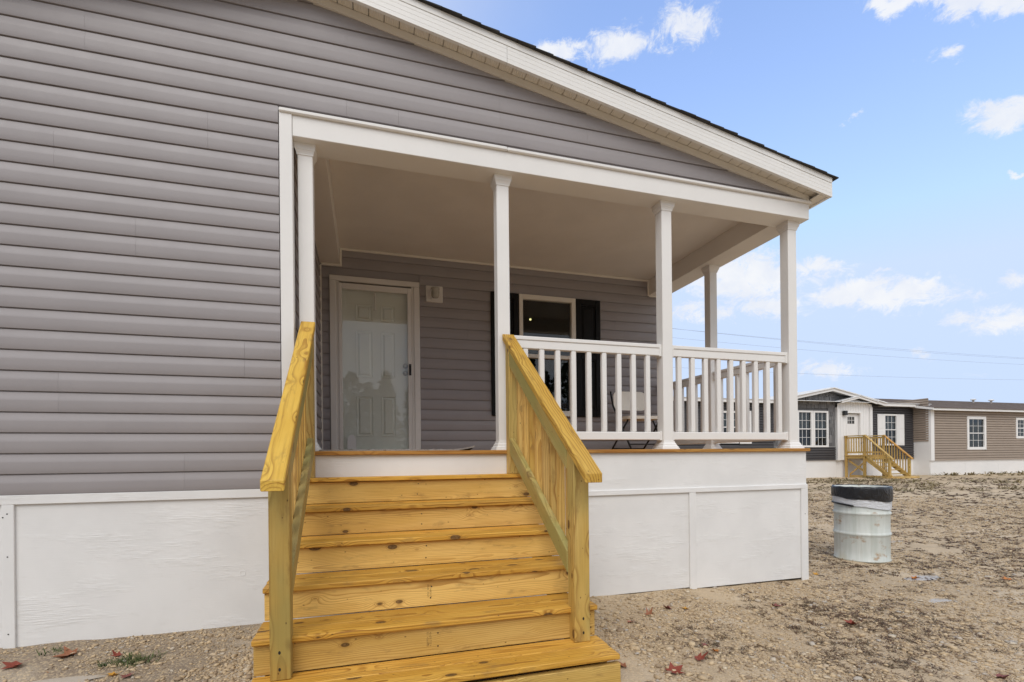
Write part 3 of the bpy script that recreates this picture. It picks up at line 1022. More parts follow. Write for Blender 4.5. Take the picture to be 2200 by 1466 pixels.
# stringers
for xs in (-.455, .335, 1.125):
    pts = [(F - .01, Z0 - .03), (F - .01, -.60)]
    pts = [(Y0 - RUN * 5 + .04, -1.2), (Y0 - RUN * 5 + .36, -1.2), (F - .006, -.52), (F - .006, Z0 - .029)]
    for k in range(6):
        pts.append((Y0 - RUN * k + .06, Z0 - RISE * k - .029))
        pts.append((Y0 - RUN * k + .06, Z0 - RISE * (k + 1) - .029))
    pts[-1] = (Y0 - RUN * 5 + .06, -1.2)
    pts = pts[1:]
    n = len(pts)
    v = [(xs, a, b) for a, b in pts] + [(xs + .038, a, b) for a, b in pts]
    f = [list(range(n)), list(range(2 * n - 1, n - 1, -1))] + [[i, i + n, (i + 1) % n + n, (i + 1) % n] for i in range(n)]
    me = bpy.data.meshes.new('stringer'); me.from_pydata(v, [], f)
    bm = bmesh.new(); bm.from_mesh(me); bmesh.ops.recalc_face_normals(bm, faces=bm.faces)
    bmesh.ops.triangulate(bm, faces=[q for q in bm.faces if len(q.verts) > 4]); bm.to_mesh(me); bm.free()
    link('stringer', me, wr, steps, Matrix.Identity(4))

CAP = lambda y: .945 - .735 * (3.645 - y)


def handrail(x0, x1, inner, xs):
    """inner: -1 when the treads lie on the -X side, +1 when on the +X side; xs: sideways lean of the top end"""
    sloped('handrail', x0, x1, 2.245, 3.652, CAP(2.245), CAP(3.652), .050, M['wood_cap'], steps, xs, .004)
    px0, px1 = x0 + .003, x1 - .003
    t = CAP(2.44) - .052
    b8 = [(px0, 2.40, Z0 - RISE * 5 + .0006), (px1, 2.40, Z0 - RISE * 5 + .0006), (px1, 2.487, Z0 - RISE * 5 + .0006), (px0, 2.487, Z0 - RISE * 5 + .0006)]
    t8 = [(px0, 2.40, CAP(2.40) - .052), (px1, 2.40, CAP(2.40) - .052), (px1, 2.487, CAP(2.487) - .052), (px0, 2.487, CAP(2.487) - .052)]
    hexa('newel_post', b8 + t8, wp, steps, (0, .001, 1), .003)
    u0, u1 = px0 + xs * .92, px1 + xs * .92
    b8 = [(u0, 3.50, Z0 + .0006), (u1, 3.50, Z0 + .0006), (u1, 3.588, Z0 + .0006), (u0, 3.588, Z0 + .0006)]
    t8 = [(u0, 3.50, CAP(3.50) - .052), (u1, 3.50, CAP(3.50) - .052), (u1, 3.588, CAP(3.588) - .052), (u0, 3.588, CAP(3.588) - .052)]
    hexa('newel_post', b8 + t8, wp, steps, (0, .001, 1), .003)
    # sub rail and bottom rail stand proud on the tread side, balusters behind them
    if inner < 0: a0, a1, c0, c1 = px0 + .001, px0 + .039, px0 + .0395, px0 + .0775
    else: a0, a1, c0, c1 = px1 - .039, px1 - .001, px1 - .0775, px1 - .0395
    g = M['wood_green']
    ya, yb = 2.4885, 3.4985
    f0, f1 = xs * .17, xs * .72
    sloped('sub_rail', a0 + f0, a1 + f0, ya, yb, CAP(ya) - .051, CAP(yb) - .051, .112, g, steps, f1, .003)
    bz = lambda q: -.535 + .648 * (q - 2.455)
    sloped('bottom_rail', a0 + f0, a1 + f0, ya, yb, bz(ya), bz(yb), .118, g, steps, f1, .003)
    n = 8
    for i in range(n):
        yc = ya + .085 + i * (yb - ya - .16) / (n - 1)
        sh_ = xs * (yc - 2.245) / 1.407
        q8 = []
        for zf in (lambda q: bz(q) - .125, lambda q: CAP(q) - .052):
            q8 += [(c0 + sh_, yc - .019, zf(yc - .019)), (c1 + sh_, yc - .019, zf(yc - .019)), (c1 + sh_, yc + .019, zf(yc + .019)), (c0 + sh_, yc + .019, zf(yc + .019))]
        hexa('baluster', q8, M['wood_bal'], steps, (0, .001, 1), .002)


handrail(-.418, -.326, 1, .004)
handrail(1.048, 1.142, -1, -.030)
# nail heads and the inked grade stamps on two risers
nail = MB()
for k in range(5):
    y, z = Y0 - RUN * k + .0236, Z0 - RISE * k
    for xn in (-.42, .345, 1.17):
        for zn in (-.06, -.125):
            xx, zz = xn + rng.uniform(-.01, .01), z + zn + rng.uniform(-.006, .006)
            nail.poly([(xx + .0042 * math.cos(t * math.pi / 3), y - .0008, zz + .0042 * math.sin(t * math.pi / 3)) for t in range(6)])
for xn in (-.375, 1.10):
    for zn in (-.86, -.935):
        nail.poly([(xn + .0055 * math.cos(t * math.pi / 4), 2.3993, zn + .0085 * math.sin(t * math.pi / 4)) for t in range(8)])
tag(nail.build('nail_heads', M['metal'], steps), None, None, None, 'stuff')
ink = paint('stamp_ink', (.13, .075, .03), .8, .05)
for k, xc in ((3, .318), (4, .283)):
    st = MB(); y = Y0 - RUN * k + .0234; z = Z0 - RISE * k - .055
    for col, x in enumerate((xc, xc + .014)):
        zz = z - (0 if col == 0 else .002)
        while zz > z - .072:
            h = rng.uniform(.002, .0045)
            if rng.random() > .08:
                for q in range(2):
                    a = x + rng.uniform(0, .002) + q * .0048
                    st.poly([(a, y, zz), (a + rng.uniform(.002, .004), y, zz), (a + rng.uniform(.002, .004), y, zz - h * .6), (a, y, zz - h * .6)])
            zz -= h + rng.uniform(.0006, .0025)
    tag(st.build('grade_stamp', ink, steps), None, None, None, 'stuff')

# ------------------------------------------------------------------ rug in front of the door
rgm, rn, rb, _ = mat('grey_rug')
rco = rn.new('ShaderNodeTexCoord').outputs['Object']
rn.put(rb.inputs['Base Color'], rn.mix(rn.noise(rco, 160, 3), (.16, .14, .125), (.42, .38, .34)))
rb.inputs['Roughness'].default_value = .95
rn.put(rb.inputs['Normal'], rn.bump(rn.noise(rco, 220, 2), .9, .006))
v = []; f = []
nx, ny = 60, 26
for j in range(ny + 1):
    for i in range(nx + 1):
        x = -.30 + 1.085 * i / nx; y = F - .012 + .62 * j / ny
        e = max(0, (i - 50) / 10)
        z = DK + .010 + .003 * math.sin(i * 1.9 + j) * rng.random() + .03 * e * e * max(0, 1 - j / 9)
        if j == 0: z -= .004 * rng.random()
        v.append((x, y + rng.uniform(-.002, .002), z))
for j in range(ny):
    for i in range(nx):
        a = j * (nx + 1) + i
        f.append([a, a + 1, a + nx + 2, a + nx + 1])
nv = len(v)
v += [(x, y, z - .009) for x, y, z in v]
edge = [i for i in range(nx + 1)] + [(j) * (nx + 1) + nx for j in range(1, ny + 1)] + [ny * (nx + 1) + i for i in range(nx - 1, -1, -1)] + [j * (nx + 1) for j in range(ny - 1, 0, -1)]
for a, b in zip(edge, edge[1:] + edge[:1]): f.append([b, a, a + nv, b + nv])
tag(mesh('rug', v, f, rgm), 'grey woven rug with a curled corner lying on the porch boards before the door', 'rug')

# ------------------------------------------------------------------ folding chair on the porch
chair = thing('folding_chair', 'beige plastic folding chair with black metal legs on the porch behind the railing', 'chair', (3.15, 5.28, DK))


def shell(cx, cz, w, h, r, n=6):
    pts = []
    for sx, sz, a0 in ((1, 1, 0), (-1, 1, 90), (-1, -1, 180), (1, -1, 270)):
        for k in range(n + 1):
            a = R(a0 + 90 * k / n)
            pts.append((cx + sx * (w / 2 - r) + r * math.cos(a), cz + sz * (h / 2 - r) + r * math.sin(a)))
    return pts


def slab(name, pts, fn, t, m, parent):
    n = len(pts)
    v = [fn(x, z, 0) for x, z in pts] + [fn(x, z, t) for x, z in pts]
    c = len(v)
    cx = sum(p[0] for p in pts) / n; cz = sum(p[1] for p in pts) / n
    v += [fn(cx, cz, -.004), fn(cx, cz, t)]
    f = [[i, (i + 1) % n, c] for i in range(n)] + [[n + (i + 1) % n, n + i, c + 1] for i in range(n)] + [[i, i + n, (i + 1) % n + n, (i + 1) % n] for i in range(n)]
    o = mesh(name, v, f, m, parent)
    bm = bmesh.new(); bm.from_mesh(o.data); bmesh.ops.recalc_face_normals(bm, faces=bm.faces); bm.to_mesh(o.data); bm.free()
    return o


slab('backrest', shell(3.155, .682, .46, .235, .075), lambda x, z, t: (x, 5.40 + .10 * (z - .56) + .35 * (x - 3.155) ** 2 * -1 + t + .04, z), .018, M['chair'], chair)
slab('seat', shell(3.145, 5.22, .46, .40, .07), lambda x, y, t: (x, y, .462 - t - .06 * abs(x - 3.145) ** 2 * -1), .035, M['chair'], chair)
for sx in (-1, 1):
    x = 3.15 + sx * .232
    MB().tube([(x, 5.50, .80), (x, 5.44, .62), (x, 5.30, .44), (x - sx * .01, 5.02, DK + .008)], .011, 8).build('leg', M['metal'], chair, True)
    MB().tube([(x - sx * .02, 5.12, .42), (x - sx * .012, 5.30, .25), (x - sx * .012, 5.52, DK + .008)], .011, 8).build('leg', M['metal'], chair, True)
MB().tube([(2.93, 5.07, .135), (3.37, 5.07, .135)], .008, 8).build('crossbar', M['metal'], chair)
MB().tube([(2.94, 5.49, .09), (3.36, 5.49, .09)], .008, 8).build('crossbar', M['metal'], chair)

# ------------------------------------------------------------------ steel drum used as a bin
DX, DY, DR = 5.285, 4.15, .258
drum_z = gz(DX, DY - .2) + .0
barrel = thing('trash_barrel', 'pale green steel drum with rust spots and a black bin liner, standing on the dirt', 'barrel', (DX, DY, drum_z))
dm, dn, db, _ = mat('faded_drum_paint')
dco = dn.new('ShaderNodeTexCoord').outputs['Object']
c = dn.mix(dn.step(dn.noise(dn.map(dco, (9, 9, .8)), 2.0, 5, .6), .35, .7), (.56, .60, .56), (.67, .70, .67))
c = dn.mix(dn.math('MULTIPLY', dn.step(dn.noise(dn.map(dco, (30, 30, 1.2)), 1.3, 4), .55, .75), .3), c, (.40, .40, .33))
dz = dn.sep(dco)[2]
rust = dn.step(dn.noise(dn.map(dco, (1, 1, 1.3), (3.1, 1.7, .4)), 5.2, 6, .68), .545, .66)
c = dn.mix(dn.math('MULTIPLY', rust, .8), c, dn.mix(dn.noise(dco, 25, 4), (.28, .11, .03), (.45, .30, .13)))
yel = dn.math('MULTIPLY', dn.step(dn.noise(dco, 3.1, 4, .6), .45, .7), dn.step(dz, .42, .05))
c = dn.mix(dn.math('MULTIPLY', yel, .4), c, (.50, .43, .24))
dn.put(db.inputs['Base Color'], c)
db.inputs['Roughness'].default_value = .42
dn.put(db.inputs['Normal'], dn.bump(dn.noise(dco, 7, 3), .12, .01))
H = .80
def hoop(zc): return [(DR, zc - .024), (DR + .004, zc - .016), (DR + .010, zc - .007), (DR + .011, zc), (DR + .010, zc + .007), (DR + .004, zc + .016), (DR, zc + .024)]
prof = [(DR - .03, .012), (DR - .01, .006), (DR + .006, .0), (DR + .007, .012), (DR, .02), (DR, .12)] + hoop(H * .365) + [(DR, .40)] + hoop(H * .645) + [(DR, .70), (DR, .775), (DR + .007, .785), (DR + .007, .80), (DR - .004, .80), (DR - .006, .76), (DR - .006, .1)]
drum_o = MB().lathe(prof, 64).build('drum_body', dm, barrel, True, Matrix.Translation((DX, DY, drum_z)))
drum_o.rotation_euler = (0, 0, .4)
bgm, bn_, bb, _ = mat('black_plastic_bag')
bb.inputs['Base Color'].default_value = (.012, .012, .014, 1); bb.inputs['Roughness'].default_value = .32
bco = bn_.new('ShaderNodeTexCoord').outputs['Object']
bn_.put(bb.inputs['Normal'], bn_.bump(bn_.noise(bn_.map(bco, (1, 1, .45)), 16, 4, .55, 1.2), .8, .02))
wgm, wn_, wb, _ = mat('white_plastic_bag')
wb.inputs['Base Color'].default_value = (.66, .68, .71, 1); wb.inputs['Roughness'].default_value = .4
wn_.put(wb.inputs['Normal'], wn_.bump(wn_.noise(wn_.map(wn_.new('ShaderNodeTexCoord').outputs['Object'], (1, 1, 3)), 14, 4, .55, 1.0), .6, .02))


def bag(name, m, r0, top, lowf, inside, puff, wrk=1.0):
    v = []; f = []; n = 96; rows = 9
    for i in range(rows + 1):
        for k in range(n):
            a = 2 * math.pi * k / n
            lo = lowf(a)
            z = top + (lo - top) * i / rows
            wr_ = .0035 * math.sin(9 * a + 3 * i) + .003 * math.sin(23 * a - 2 * i) + .002 * math.sin(41 * a + i)
            r_ = r0 + puff * math.sin(math.pi * min(1, i / rows * 1.1)) + wr_ * wrk * (i / rows) + (.002 if i else -.004)
            v.append((r_ * math.cos(a), r_ * math.sin(a), z + (.002 * math.sin(13 * a) if i == 0 else 0)))
    for i in range(rows):
        for k in range(n):
            f.append([i * n + (k + 1) % n, i * n + k, (i + 1) * n + k, (i + 1) * n + (k + 1) % n])
    if inside:
        b = len(v)
        for i in range(1, 5):
            for k in range(n):
                a = 2 * math.pi * k / n
                v.append(((r0 - .012 - .008 * i) * math.cos(a), (r0 - .012 - .008 * i) * math.sin(a), top - .1 * i * i * .3 + .004 * math.sin(11 * a)))
        for k in range(n): f.append([k, (k + 1) % n, b + (k + 1) % n, b + k])
        for i in range(3):
            for k in range(n): f.append([b + i * n + k, b + i * n + (k + 1) % n, b + (i + 1) * n + (k + 1) % n, b + (i + 1) * n + k])
    return mesh(name, v, f, m, barrel, Matrix.Translation((DX, DY, drum_z)), True)


cam_a = math.atan2(-DY, -DX)      # direction from the drum towards the camera
bag('black_liner', bgm, DR + .019, .806, lambda a: .668 - .022 * math.sin(a - cam_a) * 1.0 + .006 * math.sin(5 * a), True, .003)
bag('white_liner', wgm, DR + .009, .79, lambda a: .592 - .034 * math.sin(a - cam_a) + .003 * math.sin(5 * a), False, .003, .35)
# roll of black plastic at the low rim of the liner on the left
pts = []
for k in range(14):
    a = cam_a - 1.75 + k * .115
    pts.append(((DR + .012) * math.cos(a), (DR + .012) * math.sin(a), .592 - .034 * math.sin(a - cam_a) - .003))
MB().tube(pts, .011, 8).build('liner_edge', bgm, barrel, True, Matrix.Translation((DX, DY, drum_z)))

# ------------------------------------------------------------------ neighbours
SA = 18.5 / 20.5
YA = 18.5
bgs = paint('charcoal_siding', (.062, .058, .060), .5, .03)
bgt = paint('tan_siding', (.335, .270, .215), .5, .02)
bshk, _n, _b, _ = mat('grey_shake')
_tn = _n.new('ShaderNodeAttribute', attribute_name='tone').outputs['Fac']
_co = _n.new('ShaderNodeTexCoord').outputs['Object']
_n.put(_b.inputs['Base Color'], _n.mix(_n.math('MULTIPLY', _n.noise(_n.map(_co, (14, 14, 1.5)), 1.0, 4), .35), _n.mix(_tn, (.125, .123, .125), (.235, .23, .23)), (.08, .08, .08)))
_b.inputs['Roughness'].default_value = .8
bwhite = paint('far_white_paint', (.80, .79, .775), .5, .01)
broof = paint('white_metal_roof', (.80, .81, .82), .35, .01)
brown_roof = paint('brown_grey_shingle', (.155, .125, .11), .9, .09, 12, .5, .01, (1, 3, 3))
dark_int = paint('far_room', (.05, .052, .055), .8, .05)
green_ref = paint('far_green_reflection', (.05, .085, .045), .8, .4)  # green tree reflection in far panes, painted onto the sheet behind the glass


def lap_wall(name, x0, x1, z0, z1, y, e, m, parent, mw=None, holes=()):
    """joined lap siding (too small to pick apart at this distance), with openings"""
    b = MB()
    z = z0
    while z < z1 - 1e-4:
        t = min(z + e, z1)
        cuts = [(x0, x1)]
        for hx0, hx1, hz0, hz1 in holes:
            if t > hz0 + .01 and z < hz1 - .01:
                nc = []
                for a, c in cuts:
                    if hx1 <= a or hx0 >= c: nc.append((a, c)); continue
                    if hx0 > a: nc.append((a, hx0))
                    if hx1 < c: nc.append((hx1, c))
                cuts = nc
        for a, c in cuts:
            zm = min(z + e * .52, t)
            b.poly([(a, y - .052, z), (c, y - .052, z), (c, y - .049, zm), (a, y - .049, zm)])
            if t > zm: b.poly([(a, y - .049, zm), (c, y - .049, zm), (c, y - .004, t), (a, y - .004, t)])
            b.poly([(a, y, z), (c, y, z), (c, y - .052, z), (a, y - .052, z)])
        z += e
    return tag(b.build(name, m, parent, mw=mw), None, None, None, 'stuff')


def bg_window(parent, x0, x1, z0, z1, y, cols=3, rows=2, fw=.085, inner=None, lower_grid=True, blind=True):
    w_ = bpy.data.objects.new('window', None); C.objects.link(w_); w_.parent = parent
    w_.matrix_local = parent_world(parent).inverted() @ Matrix.Translation(((x0 + x1) / 2, y, z0))
    fr = MB()
    fr.box(x0, x0 + fw, y - .066, y + .02, z0, z1).box(x1 - fw, x1, y - .066, y + .02, z0, z1)
    fr.box(x0 + fw, x1 - fw, y - .066, y + .02, z1 - fw, z1).box(x0 + fw, x1 - fw, y - .066, y + .02, z0, z0 + fw)
    zm = (z0 + z1) / 2
    fr.box(x0 + fw, x1 - fw, y - .035, y + .02, zm - .022, zm + .022)
    fr.build('window_frame', bwhite, w_)
    gx0, gx1 = x0 + fw, x1 - fw
    for a, b in ((z0 + fw, zm - .022), (zm + .022, z1 - fw)):
        box('glass_pane', gx0, gx1, y - .004, y, a, b, M['bgglass'], w_, 0)
        g = MB()
        for i in range(1, cols): g.box(gx0 + (gx1 - gx0) * i / cols - .009, gx0 + (gx1 - gx0) * i / cols + .009, y - .012, y - .0045, a, b)
        for i in range(1, rows): g.box(gx0, gx1, y - .0125, y - .005, a + (b - a) * i / rows - .008, a + (b - a) * i / rows + .008)
        g.build('glazing_bars', bwhite, w_)
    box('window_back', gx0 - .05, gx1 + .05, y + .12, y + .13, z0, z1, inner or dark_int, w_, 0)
    if blind:
        bl = MB(); z = zm
        while z < z1 - fw: bl.box(gx0, gx1, y + .05, y + .07, z, z + .02); z += .05
        bl.build('blind', bwhite, w_)
    return w_


# --- house A: charcoal with shake gable
hA = thing('grey_bungalow', 'charcoal mobile home with grey shake gable, white entry porch and white shutters across the yard', 'house', (22, YA, GZ))
e0 = 2.60 * SA           # eave underside
AL_, AR_ = 9.0, 30.17 * SA
wl = (21.70 * SA - .02, 23.76 * SA, .363 * SA, 2.294 * SA)
lap_wall('siding', AL_, 24.26 * SA, -.336 * SA, .335, YA, .118, bgs, hA, holes=())
lap_wall('siding', AL_, 20.15 * SA, .34, e0 + .12, YA, .118, bgs, hA, holes=((15.2, 16.25, .5, 2.0),))
lap_wall('siding', 26.80 * SA, AR_, -.33 * SA, e0 + .1, YA, .118, bgs, hA, holes=((27.76 * SA, 28.80 * SA, .44 * SA, 2.2 * SA),))
A = MB()
A.box(AL_, 26.7 * SA, YA + .25, YA + .3, -.4, e0 + .2); A.box(AL_, AR_, YA + .3, YA + 7, -.4, e0 + .1)
A.build('wall', bgs, hA)
# shakes: separate rows of tabs above the belt line, individually visible
shk = MB(); shk_t = []; z = .345
row = 0
gable = lambda x: (3.32 - .195 * abs(x - 23.68)) * SA if False else 3.32 * SA - .195 * abs(x - 23.68 * SA)
while z < 3.32 * SA:
    x = 20.12 * SA + (row % 2) * .09
    while x < 24.26 * SA:
        w_ = rng.uniform(.10, .24)
        xe = min(x + w_, 24.26 * SA)
        zt = z + .20
        inwin = xe > wl[0] and x < wl[1] and zt > wl[2] and z < wl[3]
        top = min(gable(x), gable(xe))
        if z < top - .02:
            t_ = min(zt, top)
            segs = [(x, xe)]
            if xe > wl[0] and x < wl[1] and t_ > wl[2] + .03 and z < wl[3] - .03:
                segs = []
                if x < wl[0]: segs.append((x, wl[0]))
                if xe > wl[1]: segs.append((wl[1], xe))
            for a, b in segs:
                d = rng.uniform(.022, .050); dz = rng.uniform(0, .022); shk_t += [rng.random()] * 8
                shk.box(a + .008, b - .008, YA - d, YA, z + dz - .01, t_)
        x = xe
    z += .185; row += 1
_so = tag(shk.build('shakes', bshk, hA), None, None, None, 'stuff')
_at = _so.data.attributes.new('tone', 'FLOAT', 'POINT'); _at.data.foreach_set('value', shk_t)
shb = MB().box(20.12 * SA, 24.26 * SA, YA + .0, YA + .05, .33, wl[2]).box(20.12 * SA, wl[0], YA, YA + .05, wl[2], 2.6 * SA).box(wl[1], 24.26 * SA, YA, YA + .05, wl[2], 2.6 * SA)
shb.poly([(20.0 * SA, YA + .01, wl[3]), (27.3 * SA, YA + .01, wl[3]), (27.3 * SA, YA + .01, 2.6 * SA), (23.68 * SA, YA + .01, 3.31 * SA), (20.0 * SA, YA + .01, 2.6 * SA)])
shb.build('gable_wall', bshk, hA)
box('belt_trim', 20.12 * SA, 24.26 * SA, YA - .045, YA - .002, .30, .345, bwhite, hA, .003)
# big gable roof edge (bargeboards) and metal roof
for s in (-1, 1):
    x0, x1 = 23.68 * SA, 23.68 * SA + s * 3.72 * SA
    lo = lambda x: 3.32 * SA - .195 * abs(x - 23.68 * SA)
    prism_xz('bargeboard', [(x0, lo(x0)), (x1, lo(x1)), (x1, lo(x1) + .13), (x0, lo(x0) + .13)], YA - .40, YA - .36, bwhite, hA)
    prism_xz('bargeboard', [(x0, lo(x0) + .11), (x1, lo(x1) + .11), (x1, lo(x1) + .125), (x0, lo(x0) + .125)], YA - .36, YA + .02, bwhite, hA)
    prism_xz('roof', [(x0, lo(x0) + .131), (x1 + s * .05, lo(x1) + .125), (x1 + s * .05, lo(x1) + .165), (x0, lo(x0) + .172)], YA - .46, YA + 4.0, broof, hA)
    for q in range(9):
        xx = x0 + (x1 - x0) * (q + .5) / 9
        prism_xz('roof_rib', [(xx - .012, lo(xx) + .166), (xx + .012, lo(xx) + .166), (xx + .012, lo(xx) + .195), (xx - .012, lo(xx) + .195)], YA - .46, YA + 4.0, broof, hA)
# main low roof with eave fascia
for a, b in ((AL_ - .2, 19.95 * SA), (27.35 * SA, 30.9 * SA)):
    box('eave_fascia', a, b, YA - .34, YA - .30, e0, e0 + .14, bwhite, hA, .004)
    box('eave_soffit', a, b, YA - .30, YA, e0 + .02, e0 + .03, bwhite, hA, 0)
mesh('roof', [(AL_ - .25, YA - .38, e0 + .145), (30.95 * SA, YA - .38, e0 + .145), (30.95 * SA, YA + 4, e0 + .50), (AL_ - .25, YA + 4, e0 + .50)] +
     [(AL_ - .25, YA - .38, e0 + .165), (30.95 * SA, YA - .38, e0 + .165), (30.95 * SA, YA + 4, e0 + .52), (AL_ - .25, YA + 4, e0 + .52)],
     [(3, 2, 1, 0), (4, 5, 6, 7), (0, 1, 5, 4), (1, 2, 6, 5), (2, 3, 7, 6), (3, 0, 4, 7)], broof, hA)
# double window
xm = (wl[0] + wl[1]) / 2
bg_window(hA, wl[0], xm - .03, wl[2], wl[3], YA)
bg_window(hA, xm + .03, wl[1], wl[2], wl[3], YA)
box('mullion', xm - .03, xm + .03, YA - .052, YA + .02, wl[2], wl[3], bwhite, hA, .003)
bg_window(hA, 15.25, 16.2, .52, 1.98, YA)
for xx in (14.55, 16.25):
    s = box('shutter', xx, xx + .65, YA - .08, YA - .054, .5, 2.0, bwhite, hA, .006)
    for za, zb in ((.58, 1.2), (1.3, 1.92)):
        box('raised_panel', xx + .08, xx + .57, YA - .092, YA - .0805, za, zb, bwhite, s, .01)
bg_window(hA, 27.76 * SA, 28.80 * SA, .44 * SA, 2.2 * SA, YA)
for xa, xb in ((27.267 * SA, 27.747 * SA), (28.81 * SA, 29.284 * SA)):
    s = box('shutter', xa, xb, YA - .08, YA - .054, .44 * SA, 2.19 * SA, bwhite, hA, .006)
    for za, zb in ((.47, 1.15), (1.24, 1.92)):
        box('raised_panel', xa + .06, xb - .06, YA - .094, YA - .0805, za, zb, bwhite, s, .012)
# entry bay, board and batten
ex0, ex1 = 24.30 * SA, 26.78 * SA
YB_ = YA - .12
egab = lambda x: 2.98 * SA - .235 * abs(x - 25.5 * SA)
eb_ = MB()
dx0, dx1, dz0, dz1 = 24.98 * SA, 25.90 * SA, -.07, 2.16 * SA
eb_.box(ex0, dx0 - .02, YB_, YA + .1, -.34 * SA, 2.5 * SA).box(dx1 + .02, ex1, YB_, YA + .1, -.34 * SA, 2.5 * SA).box(dx0 - .02, dx1 + .02, YB_, YA + .1, dz1 + .03, 2.5 * SA).box(dx0 - .02, dx1 + .02, YB_, YA + .1, -.34 * SA, dz0)
eb_.poly([(ex0, YB_, 2.5 * SA), (ex1, YB_, 2.5 * SA), (ex1, YB_, egab(ex1)), (25.5 * SA, YB_, egab(25.5 * SA)), (ex0, YB_, egab(ex0))])
eb_.build('entry_wall', bwhite, hA)
x = ex0 + .02
while x < ex1 - .05:
    if x < dx0 - .12 or x > dx1 + .08:
        box('batten', x, x + .025, YB_ - .014, YB_ - .0005, -.34 * SA, egab(x) - .02, bwhite, hA, .002)
    else:
        box('batten', x, x + .025, YB_ - .014, YB_ - .0005, dz1 + .12, egab(x) - .02, bwhite, hA, .002)
    x += .165
for a, b in ((24.27 * SA, 24.43 * SA), (26.60 * SA, 26.79 * SA)):
    box('corner_trim', a, b, YB_ - .03, YB_ - .015, -.36 * SA, 2.55 * SA, bwhite, hA, .003)
for s in (-1, 1):
    x0, x1 = 25.5 * SA, 25.5 * SA + s * 1.25 * SA
    lo = egab
    prism_xz('bargeboard', [(x0, lo(x0)), (x1, lo(x1)), (x1, lo(x1) + .10), (x0, lo(x0) + .10)], YB_ - .30, YB_ - .26, bwhite, hA)
    prism_xz('roof', [(x0, lo(x0) + .101), (x1 + s * .06, lo(x1) + .095), (x1 + s * .06, lo(x1) + .125), (x0, lo(x0) + .135)], YB_ - .34, YA + 2.0, broof, hA)
dA = box('door', dx0, dx1, YA - .02, YA + .02, dz0, dz1, bwhite, hA, .004)
for a in (dx0 - .07, dx1 + .005): box('casing', a, a + .065, YB_ - .03, YB_ - .0005, dz0, dz1 + .03, bwhite, dA, .003)
box('casing', dx0 - .07, dx1 + .07, YB_ - .032, YB_ - .0005, dz1 + .031, dz1 + .095, bwhite, dA, .003)
box('door_glass', 25.0 * SA + .05, 25.574 * SA + .05, YA - .026, YA - .0205, 1.634 * SA, 2.008 * SA, dark_int, dA, 0)
g = MB()
for i in (1, 2): g.box(25.0 * SA + .05 + .173 * i - .01, 25.0 * SA + .05 + .173 * i + .01, YA - .032, YA - .0265, 1.634 * SA, 2.008 * SA)
g.box(25.0 * SA + .05, 25.574 * SA + .05, YA - .0325, YA - .027, 1.81 * SA, 1.83 * SA)
g.build('glazing_bars', bwhite, dA)
box('handle', dx0 + .02, dx0 + .09, YA - .06, YA - .0205, .93, 1.07, M['metal'], dA, .006)
box('porch_light', 24.63 * SA, 24.83 * SA, YB_ - .16, YB_ - .0155, 2.07 * SA, 2.31 * SA, M['metal'], hA, .01)
# skirting of A
xs_ = [AL_, 12.5, 15, 17.2, 19.6, 22.0, 24.3, 26.7, AR_]
for a, b in zip(xs_[:-1], xs_[1:]): box('skirting_panel', a + .004, b - .004, YA + .005, YA + .03, -1.3, -.31, bwhite, hA, .002)
box('skirting_band', AL_, AR_, YA - .02, YA + .0, -.335, -.305, bwhite, hA, .002)
box('corner_trim', AR_ - .07, AR_, YA - .065, YA - .001, -.31, e0, bwhite, hA, .003)

# --- house B: tan, shingle roof, closer and to the right
YB = 17.7
SB = YB / 20.5
XB0, XB1 = 31.445 * SB, 50.0
hB = thing('tan_mobile_home', 'tan vinyl mobile home with brown shingle roof and white skirting, right of the charcoal one', 'house', (XB0 + 6, YB, GZ))
wB = (34.443 * SB, 36.09 * SB, .163 * SB, 2.156 * SB)
wB2 = (38.822 * SB, 40.1 * SB, .844 * SB, 2.128 * SB)
eB = 2.46 * SB
lap_wall('siding', XB0 + .2, XB1, -.46 * SB, eB + .05, YB, .126, bgt, hB, holes=(wB, wB2))
mwB = Matrix.Translation((XB0, 0, 0)) @ Matrix.Rotation(R(-90), 4, 'Z')
lap_wall('siding', -(YB + 5), -YB - .04, .675 * SB, 2.75, 0, .118, bgt, hB, mwB)
Bm = MB().box(XB0 + .02, XB1, YB + .3, YB + 7, -.4, eB + .2).box(XB0 + .03, wB[0], YB + .002, YB + .3, -.4, eB + .05).box(wB[1], wB2[0], YB + .002, YB + .3, -.4, eB + .05).box(wB2[1], XB1, YB + .002, YB + .3, -.4, eB + .05)
Bm.box(wB[0], wB[1], YB + .002, YB + .3, -.4, wB[2]).box(wB[0], wB[1], YB + .002, YB + .3, wB[3], eB + .05).box(wB2[0], wB2[1], YB + .002, YB + .3, -.4, wB2[2]).box(wB2[0], wB2[1], YB + .002, YB + .3, wB2[3], eB + .05)
Bm.build('wall', bgt, hB)
box('corner_trim', XB0 - .03, XB0 + .205, YB - .065, YB + .0, -.46 * SB, eB + .03, bwhite, hB, .004)
box('corner_trim', XB0 - .03, XB0 - .002, YB + .001, YB + .18, -.46 * SB, eB + .03, bwhite, hB, .004)
bg_window(hB, *wB[:2], *wB[2:], YB, inner=green_ref, blind=False, fw=.14)
bg_window(hB, *wB2[:2], *wB2[2:], YB, inner=green_ref, blind=False, fw=.12)
box('eave_fascia', XB0 - .25, XB1, YB - .32, YB - .28, eB - .01, eB + .10, bwhite, hB, .004)
box('eave_soffit', XB0 - .05, XB1, YB - .28, YB, eB + .01, eB + .02, bwhite, hB, 0)
